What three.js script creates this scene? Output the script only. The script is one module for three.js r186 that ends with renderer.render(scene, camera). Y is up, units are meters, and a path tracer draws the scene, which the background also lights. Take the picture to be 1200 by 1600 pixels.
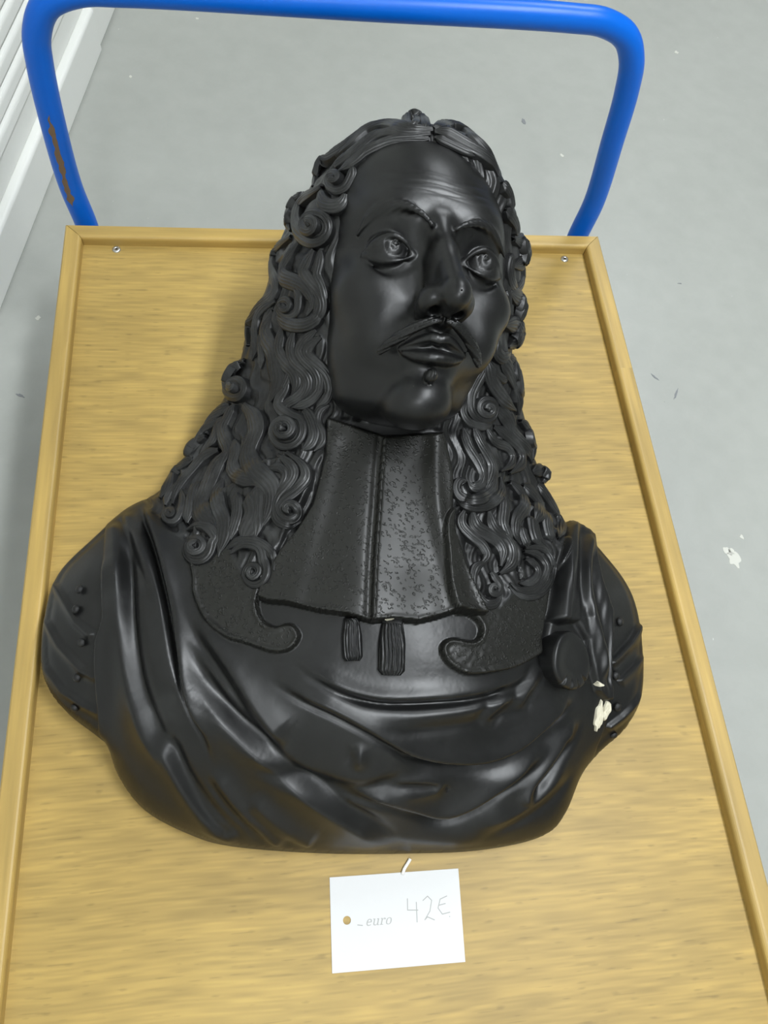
import * as THREE from 'three';
import { RectAreaLightUniformsLib } from 'three/addons/lights/RectAreaLightUniformsLib.js';
import { mergeGeometries, mergeVertices } from 'three/addons/utils/BufferGeometryUtils.js';
import { RoundedBoxGeometry } from 'three/addons/geometries/RoundedBoxGeometry.js';

// ------------------------------------------------------------------ camera, lights, exposure
RectAreaLightUniformsLib.init();
const scene = new THREE.Scene();
const RIM = 0.25;                       // height of the trolley's wooden rim above the floor
const camera = new THREE.PerspectiveCamera(2 * Math.atan(800 / 1250) * 180 / Math.PI, 0.75, 0.02, 30);
camera.position.set(-0.10377, 0.80555 + RIM, 0.80839);
camera.rotation.set(-1.10564, -0.30885, 0.25102, 'YXZ');
camera.updateMatrixWorld(true);
const renderer = new THREE.WebGLRenderer({ antialias: true });
renderer.toneMapping = THREE.LinearToneMapping;
renderer.toneMappingExposure = 1.0;
renderer.shadowMap.enabled = true;
scene.background = new THREE.Color(0x0a0a0a);
const LAMP_POWER = 59;
// ceiling fittings out of view: [x, z, along-room length, width, strength]
const UNSEEN_FITTINGS = [[1.4, 0.45, 1.25, 0.22, 1.0], [1.4, -1.75, 1.25, 0.22, 0.62], [0.8, 2.15, 1.25, 0.22, 0.5]];

// ------------------------------------------------------------------ helpers
let seed = 7;
const rnd = () => { seed = (seed * 1664525 + 1013904223) >>> 0; return seed / 4294967296; };
const clamp = (v, a, b) => Math.min(b, Math.max(a, v));
const lerp = (a, b, t) => a + (b - a) * t;
const sstep = (a, b, v) => { const t = clamp((v - a) / (b - a), 0, 1); return t * t * (3 - 2 * t); };
function hash3(x, y, z) {
  let h = (x * 374761393 + y * 668265263 + z * 1274126177) | 0;
  h = Math.imul(h ^ (h >>> 13), 1274126177); h ^= h >>> 16;
  return (h >>> 0) / 4294967296;
}
function noise(x, y, z = 0) {           // value noise, 0..1
  const xi = Math.floor(x), yi = Math.floor(y), zi = Math.floor(z);
  let fx = x - xi, fy = y - yi, fz = z - zi;
  fx = fx * fx * (3 - 2 * fx); fy = fy * fy * (3 - 2 * fy); fz = fz * fz * (3 - 2 * fz);
  const L = (k) => lerp(lerp(hash3(xi, yi, zi + k), hash3(xi + 1, yi, zi + k), fx), lerp(hash3(xi, yi + 1, zi + k), hash3(xi + 1, yi + 1, zi + k), fx), fy);
  return lerp(L(0), L(1), fz);
}
const fbm = (x, y, z = 0, o = 4) => { let s = 0, a = 0.5, t = 0; for (let i = 0; i < o; i++) { s += a * noise(x, y, z + i * 7.1); t += a; a *= 0.5; x *= 2.03; y *= 2.03; z *= 2.03; } return s / t; };
const used = {};
function numbered(n) { const k = used[n] || 0; used[n] = k + 1; return k ? n + '_' + String(k).padStart(3, '0') : n; }
function mesh(name, geo, mat, parent, label) {
  const m = new THREE.Mesh(geo, mat);
  m.name = numbered(name); m.castShadow = m.receiveShadow = true;
  if (label) m.userData.label = label;
  (parent || scene).add(m); return m;
}
function tag(o, label, category, group) { o.userData.label = label; o.userData.category = category; if (group) o.userData.group = group; return o; }
function group(name, parent) { const g = new THREE.Group(); g.name = numbered(name); (parent || scene).add(g); return g; }
const struct = (o) => { o.userData.kind = 'structure'; return o; };

function dataTex(w, h, fn, srgb) {
  const d = new Uint8Array(w * h * 4);
  for (let y = 0; y < h; y++) for (let x = 0; x < w; x++) {
    const c = fn(x / w, y / h, x, y), i = (y * w + x) * 4;
    d[i] = clamp(c[0], 0, 255); d[i + 1] = clamp(c[1], 0, 255); d[i + 2] = clamp(c[2], 0, 255); d[i + 3] = 255;
  }
  const t = new THREE.DataTexture(d, w, h, THREE.RGBAFormat);
  t.magFilter = THREE.LinearFilter; t.minFilter = THREE.LinearMipmapLinearFilter; t.generateMipmaps = true;
  t.wrapS = t.wrapT = THREE.RepeatWrapping;
  if (srgb) t.colorSpace = THREE.SRGBColorSpace;
  t.needsUpdate = true; return t;
}
// tileable noise for repeating maps
function tnoise(u, v, f, s) {
  const x = u * f, y = v * f, xi = Math.floor(x), yi = Math.floor(y);
  let fx = x - xi, fy = y - yi; fx = fx * fx * (3 - 2 * fx); fy = fy * fy * (3 - 2 * fy);
  const H = (a, b) => hash3(((a % f) + f) % f, ((b % f) + f) % f, s);
  return lerp(lerp(H(xi, yi), H(xi + 1, yi), fx), lerp(H(xi, yi + 1), H(xi + 1, yi + 1), fx), fy);
}
const tfbm = (u, v, f, s, o = 4) => { let r = 0, a = 0.5, t = 0; for (let i = 0; i < o; i++) { r += a * tnoise(u, v, f, s + i); t += a; a *= 0.5; f *= 2; } return r / t; };

// picture point <-> place: rays of the photograph's camera, met with real surfaces
const MW = camera.matrixWorld.elements;
const EYE = camera.position;
function ray(px, py) {
  const a = (px - 600) / 1250, b = -(py - 800) / 1250;
  return [MW[0] * a + MW[4] * b - MW[8], MW[1] * a + MW[5] * b - MW[9], MW[2] * a + MW[6] * b - MW[10]];
}
function atHeight(px, py, y) { const d = ray(px, py), t = (y - EYE.y) / d[1]; return [EYE.x + d[0] * t, y, EYE.z + d[2] * t]; }
function pix(x, y, z) {
  const dx = x - EYE.x, dy = y - EYE.y, dz = z - EYE.z;
  const qx = MW[0] * dx + MW[1] * dy + MW[2] * dz, qy = MW[4] * dx + MW[5] * dy + MW[6] * dz, qz = -(MW[8] * dx + MW[9] * dy + MW[10] * dz);
  return [600 + 1250 * qx / qz, 800 - 1250 * qy / qz, qz];
}
// Catmull-Rom through points of any dimension
function spline(P, step, closed) {
  const n = P.length, out = [], D = P[0].length;
  const g = (i) => closed ? P[(i + n) % n] : P[clamp(i, 0, n - 1)];
  for (let i = 0; i < (closed ? n : n - 1); i++) {
    const a = g(i - 1), b = g(i), c = g(i + 1), d = g(i + 2);
    const k = Math.max(1, Math.ceil(Math.hypot(c[0] - b[0], c[1] - b[1]) / step));
    for (let j = 0; j < k; j++) {
      const t = j / k, q = [];
      for (let m = 0; m < D; m++) q.push(0.5 * (2 * b[m] + (c[m] - a[m]) * t + (2 * a[m] - 5 * b[m] + 4 * c[m] - d[m]) * t * t + (3 * b[m] - a[m] - 3 * c[m] + d[m]) * t * t * t));
      out.push(q);
    }
  }
  if (!closed) out.push(P[n - 1].slice());
  return out;
}
function polySD(P, x, y) {              // signed distance, negative inside
  let d = 1e9, s = 1;
  for (let i = 0, j = P.length - 1; i < P.length; j = i++) {
    const ex = P[j][0] - P[i][0], ey = P[j][1] - P[i][1], wx = x - P[i][0], wy = y - P[i][1];
    const t = clamp((wx * ex + wy * ey) / (ex * ex + ey * ey + 1e-12), 0, 1);
    const bx = wx - ex * t, by = wy - ey * t; d = Math.min(d, bx * bx + by * by);
    const c1 = y >= P[i][1], c2 = y < P[j][1], c3 = ex * wy > ey * wx;
    if ((c1 && c2 && c3) || (!c1 && !c2 && !c3)) s = -s;
  }
  return s * Math.sqrt(d);
}
function bbox(P, m) { let a = 1e9, b = 1e9, c = -1e9, d = -1e9; for (const p of P) { a = Math.min(a, p[0]); c = Math.max(c, p[0]); b = Math.min(b, p[1]); d = Math.max(d, p[1]); } return [a - m, b - m, c + m, d + m]; }
// offset of zoomed tracing windows: a pen at (x0, y0) with s zoom pixels per picture pixel
const pen = (x0, y0, s) => (P) => P.map(([u, v, ...r]) => [x0 + u / s, y0 + v / s, ...r]);

// ------------------------------------------------------------------ materials
const woodTex = dataTex(1024, 1024, (u, v) => {   // plywood, grain along u
  const w = tfbm(u, v, 4, 11, 3) * 0.014, q = (v + w) % 1;
  const long = tnoise(u * 0.2, q, 64, 3), f2 = tnoise(u * 0.06, q, 512, 5), f3 = tnoise(u * 0.12, q, 256, 15), bl = tfbm(u, v, 3, 21, 4), pore = tnoise(u * 0.1, q, 512, 31);
  let k = 0.9 + 0.07 * (long - 0.5) + 0.09 * (f2 - 0.5) + 0.08 * (f3 - 0.5) + 0.16 * (bl - 0.5);
  if (pore > 0.84) k -= 0.12 * (pore - 0.84) / 0.16;
  return [195 * k, 164 * k * (0.985 + 0.03 * bl), 91 * k * (0.94 + 0.12 * bl)];
}, true);
const wood = new THREE.MeshStandardMaterial({ map: woodTex, roughness: 0.5 });
const railTex = dataTex(256, 1024, (u, v) => {
  const k = 0.9 + 0.2 * (tfbm(u, v * 0.25, 32, 3, 3) - 0.5) + 0.12 * (tfbm(u, v, 4, 8, 3) - 0.5);
  return [204 * k, 171 * k, 96 * k];
}, true);
const railMat = new THREE.MeshStandardMaterial({ map: railTex, roughness: 0.45 });
const paintRough = dataTex(512, 512, (u, v) => { const k = 255 * (0.3 + 0.2 * tfbm(u, v, 6, 4, 5)); return [k, k, k]; });
const paintCol = dataTex(512, 512, (u, v) => {
  const dust = sstep(0.52, 0.8, tfbm(u, v, 5, 14, 5)), fl = tnoise(u, v, 180, 77), sc = tfbm(u, v, 24, 40, 3);
  let k = 18 + 18 * dust + 8 * (sc - 0.5);
  let c = [k, k * 1.015, k * 1.02];
  if (fl > 0.9965) c = [120, 118, 108];
  return c;
}, true);
const hairCol = dataTex(512, 512, (u, v) => {
  const k = 23 + 30 * sstep(0.5, 0.78, tfbm(u, v, 7, 24, 5)) + 8 * (tfbm(u, v, 24, 41, 3) - 0.5);
  return [k, k * 1.01, k * 1.01];
}, true);
const paintBump = dataTex(512, 512, (u, v) => { const k = 255 * (0.7 * tfbm(u, v, 12, 61, 5) + 0.3 * tnoise(u, v, 128, 2)); return [k, k, k]; });
for (const t of [paintRough, paintCol, paintBump, hairCol]) t.repeat.set(4, 4);
const black = new THREE.MeshStandardMaterial({ map: paintCol, roughnessMap: paintRough, bumpMap: paintBump, bumpScale: 0.00012, roughness: 1 });
const blackHair = new THREE.MeshStandardMaterial({ map: hairCol, roughnessMap: paintRough, roughness: 1 });
const chipMat = new THREE.MeshStandardMaterial({ color: 0xd9d3bd, roughness: 0.9 });
const blueTex = dataTex(256, 1024, (u, v) => { const n = tfbm(u, v, 8, 5, 4); return [0, 96 + 10 * n, 204 + 14 * n]; }, true);
const blue = new THREE.MeshPhysicalMaterial({ map: blueTex, roughness: 0.34, specularIntensity: 0.6 });
const rust = new THREE.MeshStandardMaterial({ color: 0x75604a, roughness: 0.8 });
const steel = new THREE.MeshStandardMaterial({ color: 0xc9c9c4, metalness: 0.9, roughness: 0.35 });
const dark = new THREE.MeshStandardMaterial({ color: 0x1b1b1c, roughness: 0.7 });
const floorTex = dataTex(1024, 1024, (u, v) => {
  const a = tfbm(u, v, 5, 2, 5), b = tfbm(u, v, 40, 12, 3);
  const k = 174 + 8 * (a - 0.5) + 7 * (b - 0.5);
  const sp = tnoise(u, v, 170, 70); const q = sp > 0.9975 ? 40 : sp < 0.0012 ? -40 : 0;
  return [k + 1 + q, k + 3 + q, k - 3 + q];
}, true);
floorTex.repeat.set(0.9, 0.9);
const floorMat = new THREE.MeshStandardMaterial({ map: floorTex, roughness: 0.34 });
const white = new THREE.MeshStandardMaterial({ color: 0xf3f4ef, roughness: 0.4 });
const wallMat = new THREE.MeshStandardMaterial({ color: 0x9b9c98, roughness: 0.85 });

// ------------------------------------------------------------------ room
const ROOM = { o: [-0.521, -0.055], a: -0.176 };    // foot of the ribbed wall, its turn
const ca = Math.cos(ROOM.a), sa = Math.sin(ROOM.a);
const roomXZ = (u, v) => [ROOM.o[0] + u * ca + v * sa, ROOM.o[1] - u * sa + v * ca];
function roomBox(name, u0, u1, y0, y1, v0, v1, mat, parent, round) {
  const g = round ? new RoundedBoxGeometry(u1 - u0, y1 - y0, v1 - v0, 2, round) : new THREE.BoxGeometry(u1 - u0, y1 - y0, v1 - v0);
  const m = mesh(name, g, mat, parent);
  const [x, z] = roomXZ((u0 + u1) / 2, (v0 + v1) / 2);
  m.position.set(x, (y0 + y1) / 2, z); m.rotation.y = ROOM.a;
  return m;
}
{
  const g = new THREE.BoxGeometry(5.4, 0.1, 7.4), uv = g.attributes.uv, p = g.attributes.position;
  for (let i = 0; i < p.count; i++) uv.setXY(i, p.getX(i), p.getZ(i));
  const fl = struct(mesh('floor', g, floorMat));
  const [fx, fz] = roomXZ(1.6, 0); fl.position.set(fx, -0.05, fz); fl.rotation.y = ROOM.a;
  struct(roomBox('ceiling', -1, 4.3, 2.7, 2.8, -3.7, 3.7, wallMat));
  struct(roomBox('wall_right', 3.3, 3.4, 0, 2.7, -3.7, 3.7, wallMat));
  struct(roomBox('wall_back', -0.9, 4.2, 0, 2.7, -3.5, -3.4, wallMat));
  struct(roomBox('unseen_wall_front', -0.9, 4.2, 0, 2.7, 3.2, 3.3, new THREE.MeshStandardMaterial({ color: 0xe4e5e0, roughness: 0.85 })));  // out of view, kept pale to reflect a sheen onto the lower drapery
  const wl = struct(roomBox('wall_left', -0.16, -0.06, 0, 2.7, -3.4, 3.2, white));
  // ribbed cladding: one slat after another, each with a soft nose
  const prof = new THREE.Shape();
  prof.moveTo(0, 0); prof.lineTo(0.010, 0.002); prof.quadraticCurveTo(0.017, 0.005, 0.017, 0.010); prof.lineTo(0.0165, 0.022);
  prof.quadraticCurveTo(0.016, 0.028, 0.010, 0.031); prof.lineTo(0, 0.035); prof.lineTo(-0.05, 0.035); prof.lineTo(-0.05, 0); prof.closePath();
  const sg = new THREE.ExtrudeGeometry(prof, { depth: 6.6, bevelEnabled: false, curveSegments: 5 });
  sg.translate(-0.022, 0, -3.4);
  const [ox, oz] = roomXZ(0, 0);
  for (let i = 0; i < 74; i++) {
    const s = mesh('slat', sg, white, wl);
    s.position.set(0.11, 0.142 + i * 0.0345 - 1.35, 0.1);
  }
  const bb = group('baseboard_left'); struct(bb); bb.position.set(ox, 0, oz); bb.rotation.y = ROOM.a;
  const ends = [3.2, 0.6, -0.657, -1.9, -3.4];
  for (let i = 0; i < 4; i++) {
    const L = ends[i] - ends[i + 1] - 0.003;
    const b = mesh('board', new RoundedBoxGeometry(0.05, 0.086, L, 3, 0.007), white, bb);
    b.position.set(-0.026 - (i === 2 ? 0.004 : 0), 0.0435 + (i === 2 ? 0.003 : 0), (ends[i] + ends[i + 1]) / 2);
    const c = mesh('upper_board', new RoundedBoxGeometry(0.05, 0.054, L, 3, 0.005), white, bb);
    c.position.set(-0.040, 0.1145, (ends[i] + ends[i + 1]) / 2);
  }
}
// ceiling lamps out of view, placed for bust shadow, far floor and left side
UNSEEN_FITTINGS.forEach(([u, v, len, wid, k], i) => {
  const t = group('unseen_ceiling_light'); const [x, z] = roomXZ(u, v);
  t.position.set(x, 2.7, z); t.rotation.y = ROOM.a;
  tag(t, ['unseen ceiling panel above the trolley, throwing the bust shadow to the left', 'unseen ceiling panel beyond the trolley, lighting the forehead and far floor', 'unseen ceiling panel towards the viewer, placed to light the left wall and floor'][i], 'ceiling light');
  const frame = [];
  for (const s of [-1, 1]) {
    frame.push(new THREE.BoxGeometry(0.02, 0.06, len + 0.04).translate(s * (wid / 2 + 0.01), -0.03, 0));
    frame.push(new THREE.BoxGeometry(wid + 0.04, 0.06, 0.02).translate(0, -0.03, s * (len / 2 + 0.01)));
  }
  mesh('frame', mergeGeometries(frame), white, t);
  mesh('diffuser', new THREE.BoxGeometry(wid, 0.008, len).translate(0, -0.04, 0), new THREE.MeshStandardMaterial({ color: 0xffffff, emissive: 0xf4fbff, emissiveIntensity: 2.2, roughness: 0.6 }), t);
  const L = new THREE.RectAreaLight(0xf6fbff, LAMP_POWER * k, wid, len);
  L.position.set(0, -0.05, 0); L.rotation.x = -Math.PI / 2; t.add(L); L.name = 'unseen_lamp_light';
});

// ------------------------------------------------------------------ trolley
const DECK = RIM - 0.015;               // top face of the plywood panel
const trolley = group('platform_trolley');
tag(trolley, 'platform trolley with rimmed plywood deck and blue tubular push handle', 'trolley');
{
  const W = 0.72, Z0 = 0, Z1 = 1.06, rw = 0.021, rh = 0.034;
  const pg = new THREE.BoxGeometry(W - 0.004, 0.012, Z1 - Z0 - 0.004);
  const p = pg.attributes.position, uv = pg.attributes.uv;
  for (let i = 0; i < p.count; i++) uv.setXY(i, (p.getX(i) + 0.4) * 1.25, (p.getZ(i) + 0.6) * 1.25);
  mesh('deck_panel', pg, wood, trolley).position.set(0, DECK - 0.006, (Z0 + Z1) / 2);
  function rail(len, x, z, turn) {      // mitred ends, rounded upper edges
    const s = new THREE.Shape(); const h = rh, b = 0.006;
    s.moveTo(0, 0); s.lineTo(rw, 0); s.lineTo(rw, h - b); s.quadraticCurveTo(rw, h, rw - b, h); s.lineTo(0.002, h); s.lineTo(0, h - 0.002); s.closePath();
    const g = new THREE.ExtrudeGeometry(s, { depth: len, bevelEnabled: false, curveSegments: 5, steps: 1 });
    const q = g.attributes.position, u2 = g.attributes.uv;
    for (let i = 0; i < q.count; i++) {
      const xx = q.getX(i); let zz = q.getZ(i);
      zz = zz < len / 2 ? xx + 0.0004 : len - xx - 0.0004; q.setZ(i, zz);
      u2.setXY(i, (xx + q.getY(i)) * 6, zz * 1.2);
    }
    g.computeVertexNormals();
    const m = mesh('rim', g, railMat, trolley); m.geometry.computeVertexNormals();
    m.position.set(x, RIM - rh, z); m.rotation.y = turn; return m;
  }
  rail(Z1 - Z0, -W / 2, Z0, 0);
  rail(Z1 - Z0, W / 2, Z1, Math.PI);
  rail(W, W / 2, Z0, -Math.PI / 2);
  rail(W, -W / 2, Z1, Math.PI / 2);
  for (const [px, py] of [[182, 390], [882, 405]]) {
    const q = atHeight(px, py, DECK);
    const pr = [[0, 0.0006], [0.0012, 0.0005], [0.0016, 0.0016], [0.0035, 0.0022], [0.0052, 0.0012], [0.0056, 0]].map((a) => new THREE.Vector2(...a));
    const s = mesh('screw', new THREE.LatheGeometry(pr, 20), steel, trolley); s.position.set(q[0], DECK, q[2]);
    const r = mesh('recess', new THREE.CylinderGeometry(0.0017, 0.0017, 0.0008, 6), dark, s); r.position.y = 0.0012;
  }
  // handle: tube path at the far end
  const HZ = -0.03, pts = [];
  const P = [[-0.335, -0.16, 0.01], [-0.338, -0.1, -0.012], [-0.342, -0.035, -0.03], [-0.349, 0.03, -0.034], [-0.347, 0.12, -0.03], [-0.342, 0.2, -0.03], [-0.336, 0.235, -0.03], [-0.318, 0.266, -0.03], [-0.285, 0.281, -0.03], [-0.24, 0.284, -0.03],
    [0, 0.284, -0.03], [0.23, 0.284, -0.03], [0.27, 0.281, -0.03], [0.3, 0.267, -0.03], [0.318, 0.24, -0.03], [0.328, 0.2, -0.03], [0.337, 0.13, -0.03], [0.350, 0.03, -0.034], [0.346, -0.035, -0.03], [0.34, -0.1, -0.012], [0.335, -0.16, 0.01]];
  for (const q of P) pts.push(new THREE.Vector3(q[0], q[1] + RIM, q[2]));
  const path = new THREE.CatmullRomCurve3(pts, false, 'centripetal');
  const hd = mesh('handle', new THREE.TubeGeometry(path, 260, 0.0145, 24), blue, trolley, 'blue painted tubular steel push handle');
  // bare rusty scrape on the left upright: a thin shell on the tube
  const verts = [], idx = []; const N = 60;
  const A = [[0.065, 0.05], [0.11, 0.165]];
  for (let i = 0; i <= N; i++) {
    const t = i / N, u = lerp(0.118, 0.21, t), c = path.getPointAt(u), tg = path.getTangentAt(u);
    const wv = 0.0016 + 0.0026 * noise(i * 0.45, 3) + (t < 0.14 ? 0.0045 * Math.sin(Math.PI * t / 0.14) : 0), off = 0.05 - 0.25 * t + 0.2 * noise(i * 0.3, 9);
    const side = new THREE.Vector3(0, 0, 1).cross(tg).normalize(), out = tg.clone().cross(side).normalize().multiplyScalar(-1);
    if (out.z < 0) out.multiplyScalar(-1);
    for (let k = 0; k <= 4; k++) {
      const an = off + (k / 4 - 0.5) * 2 * wv / 0.0145 * Math.min(1, 8 * Math.min(t, 1 - t));
      const d = side.clone().multiplyScalar(Math.sin(an)).addScaledVector(out, Math.cos(an));
      const v = c.clone().addScaledVector(d, 0.01458 + (k % 4 ? 0.0002 : 0)); verts.push(v.x, v.y, v.z);
    }
    if (i < N) for (let k = 0; k < 4; k++) { const a = i * 5 + k; idx.push(a, a + 1, a + 5, a + 1, a + 6, a + 5); }
  }
  const rg = new THREE.BufferGeometry(); rg.setAttribute('position', new THREE.Float32BufferAttribute(verts, 3)); rg.setIndex(idx); rg.computeVertexNormals();
  mesh('rust_scrape', rg, rust, hd, 'brown rusty scrape in the blue paint');
  // chassis
  const fr = [];
  for (const s of [-1, 1]) fr.push(new THREE.BoxGeometry(0.03, 0.04, 0.96).translate(s * 0.31, DECK - 0.035, 0.54));
  for (const z of [0.08, 0.54, 1.0]) fr.push(new THREE.BoxGeometry(0.62, 0.03, 0.03).translate(0, DECK - 0.035, z));
  mesh('chassis', mergeGeometries(fr), blue, trolley);
  for (const x of [-0.27, 0.27]) for (const z of [0.14, 0.94]) {
    const c = mesh('caster', mergeGeometries([new THREE.BoxGeometry(0.09, 0.006, 0.09).translate(0, 0.177, 0), new THREE.BoxGeometry(0.004, 0.11, 0.04).translate(-0.022, 0.12, 0), new THREE.BoxGeometry(0.004, 0.11, 0.04).translate(0.022, 0.12, 0)]), steel, trolley);
    c.position.set(x, 0, z);
    const pr = [[0.012, -0.017], [0.066, -0.017], [0.075, -0.01], [0.075, 0.01], [0.066, 0.017], [0.012, 0.017]].map((a) => new THREE.Vector2(...a));
    const w = mesh('wheel', new THREE.LatheGeometry(pr, 32).rotateZ(Math.PI / 2).translate(0, 0.075, 0), dark, c);
  }
}
// ------------------------------------------------------------------ BUST: base form
const bust = group('portrait_bust');
tag(bust, 'black painted plaster bust of a long-haired man with moustache lying on the trolley', 'bust');

// the head's own frame: x to the picture's right, y up the face, z out of the face, in mm
const HS = 1.2 / 1000, HSY = 1.04;
const headM = new THREE.Matrix4().makeRotationFromEuler(new THREE.Euler(-1.15644, 0.21484, -0.30701, 'YXZ'));
headM.setPosition(0.03462, 0.20712 + RIM, 0.28158);
const headAt = (x, y, z) => new THREE.Vector3(x * HS, y * HS * HSY, z * HS).applyMatrix4(headM);

// outline where the bust meets the board: picture x, y and the height of the widest point there
const OUT = [[660, 182, .30], [610, 186, .29], [560, 195, .27], [510, 238, .24], [480, 290, .21], [448, 340, .19], [424, 400, .175], [412, 450, .165], [385, 500, .15], [372, 560, .13], [348, 612, .11], [312, 668, .085], [278, 722, .075], [240, 765, .065], [195, 787, .06], [140, 835, .06], [85, 892, .05], [63, 960, .05], [59, 1040, .045], [85, 1095, .04], [140, 1140, .035], [163, 1162, .035], [180, 1210, .03], [220, 1262, .025], [290, 1300, .025], [360, 1320, .025], [500, 1331, .025], [640, 1332, .02], [760, 1326, .025], [855, 1305, .025], [890, 1270, .03], [915, 1210, .035], [945, 1172, .035], [985, 1135, .04], [1010, 1085, .045], [1012, 1020, .045], [1003, 950, .05], [985, 905, .055], [950, 860, .06], [915, 822, .065], [882, 812, .07], [868, 775, .085], [846, 725, .10], [833, 680, .12], [818, 620, .14], [803, 570, .16], [806, 520, .175], [815, 480, .19], [818, 420, .2], [810, 370, .21], [800, 320, .22], [786, 255, .25], [742, 198, .28], [700, 190, .295]];
const outXZ = spline(OUT.map(([a, b, h]) => { const q = atHeight(a, b, DECK + h); return [q[0], q[2], h]; }), 0.008, true);
const CTRL = [];                         // [x, z, height above the board]
const addP = (px, py, h) => { const q = atHeight(px, py, DECK + h); CTRL.push([q[0], q[2], h]); };
for (let i = 0; i < outXZ.length; i += 3) CTRL.push(outXZ[i]);
for (const q of [[590, 720, .192], [540, 700, .19], [650, 710, .19], [590, 800, .188], [590, 900, .183], [590, 965, .176], [500, 950, .172], [690, 965, .172], [520, 830, .183], [670, 830, .183], [590, 1030, .168], [590, 1110, .152], [590, 1200, .118], [590, 1270, .078],
  [420, 960, .160], [330, 900, .140], [250, 900, .122], [180, 880, .104], [120, 900, .086], [330, 1000, .142], [220, 1000, .118], [130, 1000, .088], [95, 1010, .07], [330, 1100, .126], [230, 1100, .1], [450, 1100, .145], [330, 1200, .092], [250, 1200, .07], [330, 1270, .05], [450, 1200, .106], [450, 1285, .06], [740, 1100, .146], [740, 1200, .1], [750, 1275, .06], [850, 1180, .08], [880, 1100, .094], [950, 1090, .07], [810, 1050, .136], [790, 950, .156], [850, 900, .13], [920, 900, .1], [965, 950, .078], [960, 1030, .076],
  [470, 690, .188], [400, 690, .155], [345, 690, .116], [460, 790, .18], [400, 800, .160], [330, 800, .13], [270, 800, .104], [225, 800, .086], [480, 600, .2], [430, 600, .178], [395, 600, .152],
  [780, 640, .17], [740, 690, .185], [720, 760, .186], [790, 740, .15], [840, 800, .118], [780, 850, .162], [740, 930, .168], [835, 870, .135]]) addP(...q);
for (const [x, y, z] of [[0, 98, 66], [-32, 92, 62], [-56, 66, 56], [-70, 36, 44], [-75, 0, 36], [-76, -30, 30], [-74, -62, 22], [-66, -98, 12], [32, 92, 62], [56, 66, 56], [70, 36, 40], [75, 0, 30], [75, -30, 24], [72, -62, 16], [64, -98, 8], [0, 112, 36], [-46, 100, 32], [46, 100, 32], [-82, 62, 22], [82, 60, 16], [-92, 20, 8], [90, 20, 4], [-93, -20, 2], [-92, -60, -4], [0, 40, 40], [0, -20, 40], [0, -60, 30], [-40, 10, 36], [40, 10, 34], [-36, -50, 26], [36, -50, 24]]) {
  const v = headAt(x, y, z); CTRL.push([v.x, v.z, v.y - DECK]);
}
// thin-plate surface through the control heights
const RBF = (() => {
  const n = CTRL.length, m = n + 3, A = [];
  const K = (a, b) => { const r2 = (a[0] - b[0]) ** 2 + (a[1] - b[1]) ** 2; return r2 < 1e-12 ? 0 : 0.5 * r2 * Math.log(r2); };
  for (let i = 0; i < n; i++) { const r = new Float64Array(m + 1); for (let j = 0; j < n; j++) r[j] = K(CTRL[i], CTRL[j]); r[i] += 0.0004; r[n] = 1; r[n + 1] = CTRL[i][0]; r[n + 2] = CTRL[i][1]; r[m] = CTRL[i][2]; A.push(r); }
  for (let k = 0; k < 3; k++) { const r = new Float64Array(m + 1); for (let j = 0; j < n; j++) r[j] = k === 0 ? 1 : CTRL[j][k - 1]; A.push(r); }
  for (let c = 0; c < m; c++) {
    let p = c; for (let r = c + 1; r < m; r++) if (Math.abs(A[r][c]) > Math.abs(A[p][c])) p = r;
    [A[c], A[p]] = [A[p], A[c]];
    for (let r = c + 1; r < m; r++) { const f = A[r][c] / A[c][c]; if (f) for (let k = c; k <= m; k++) A[r][k] -= f * A[c][k]; }
  }
  const w = new Float64Array(m);
  for (let r = m - 1; r >= 0; r--) { let s = A[r][m]; for (let k = r + 1; k < m; k++) s -= A[r][k] * w[k]; w[r] = s / A[r][r]; }
  return (x, z) => { let s = w[n] + w[n + 1] * x + w[n + 2] * z; for (let j = 0; j < n; j++) { const c = CTRL[j], r2 = (x - c[0]) * (x - c[0]) + (z - c[1]) * (z - c[1]); if (r2 > 1e-12) s += w[j] * 0.5 * r2 * Math.log(r2); } return s; };
})();
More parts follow.
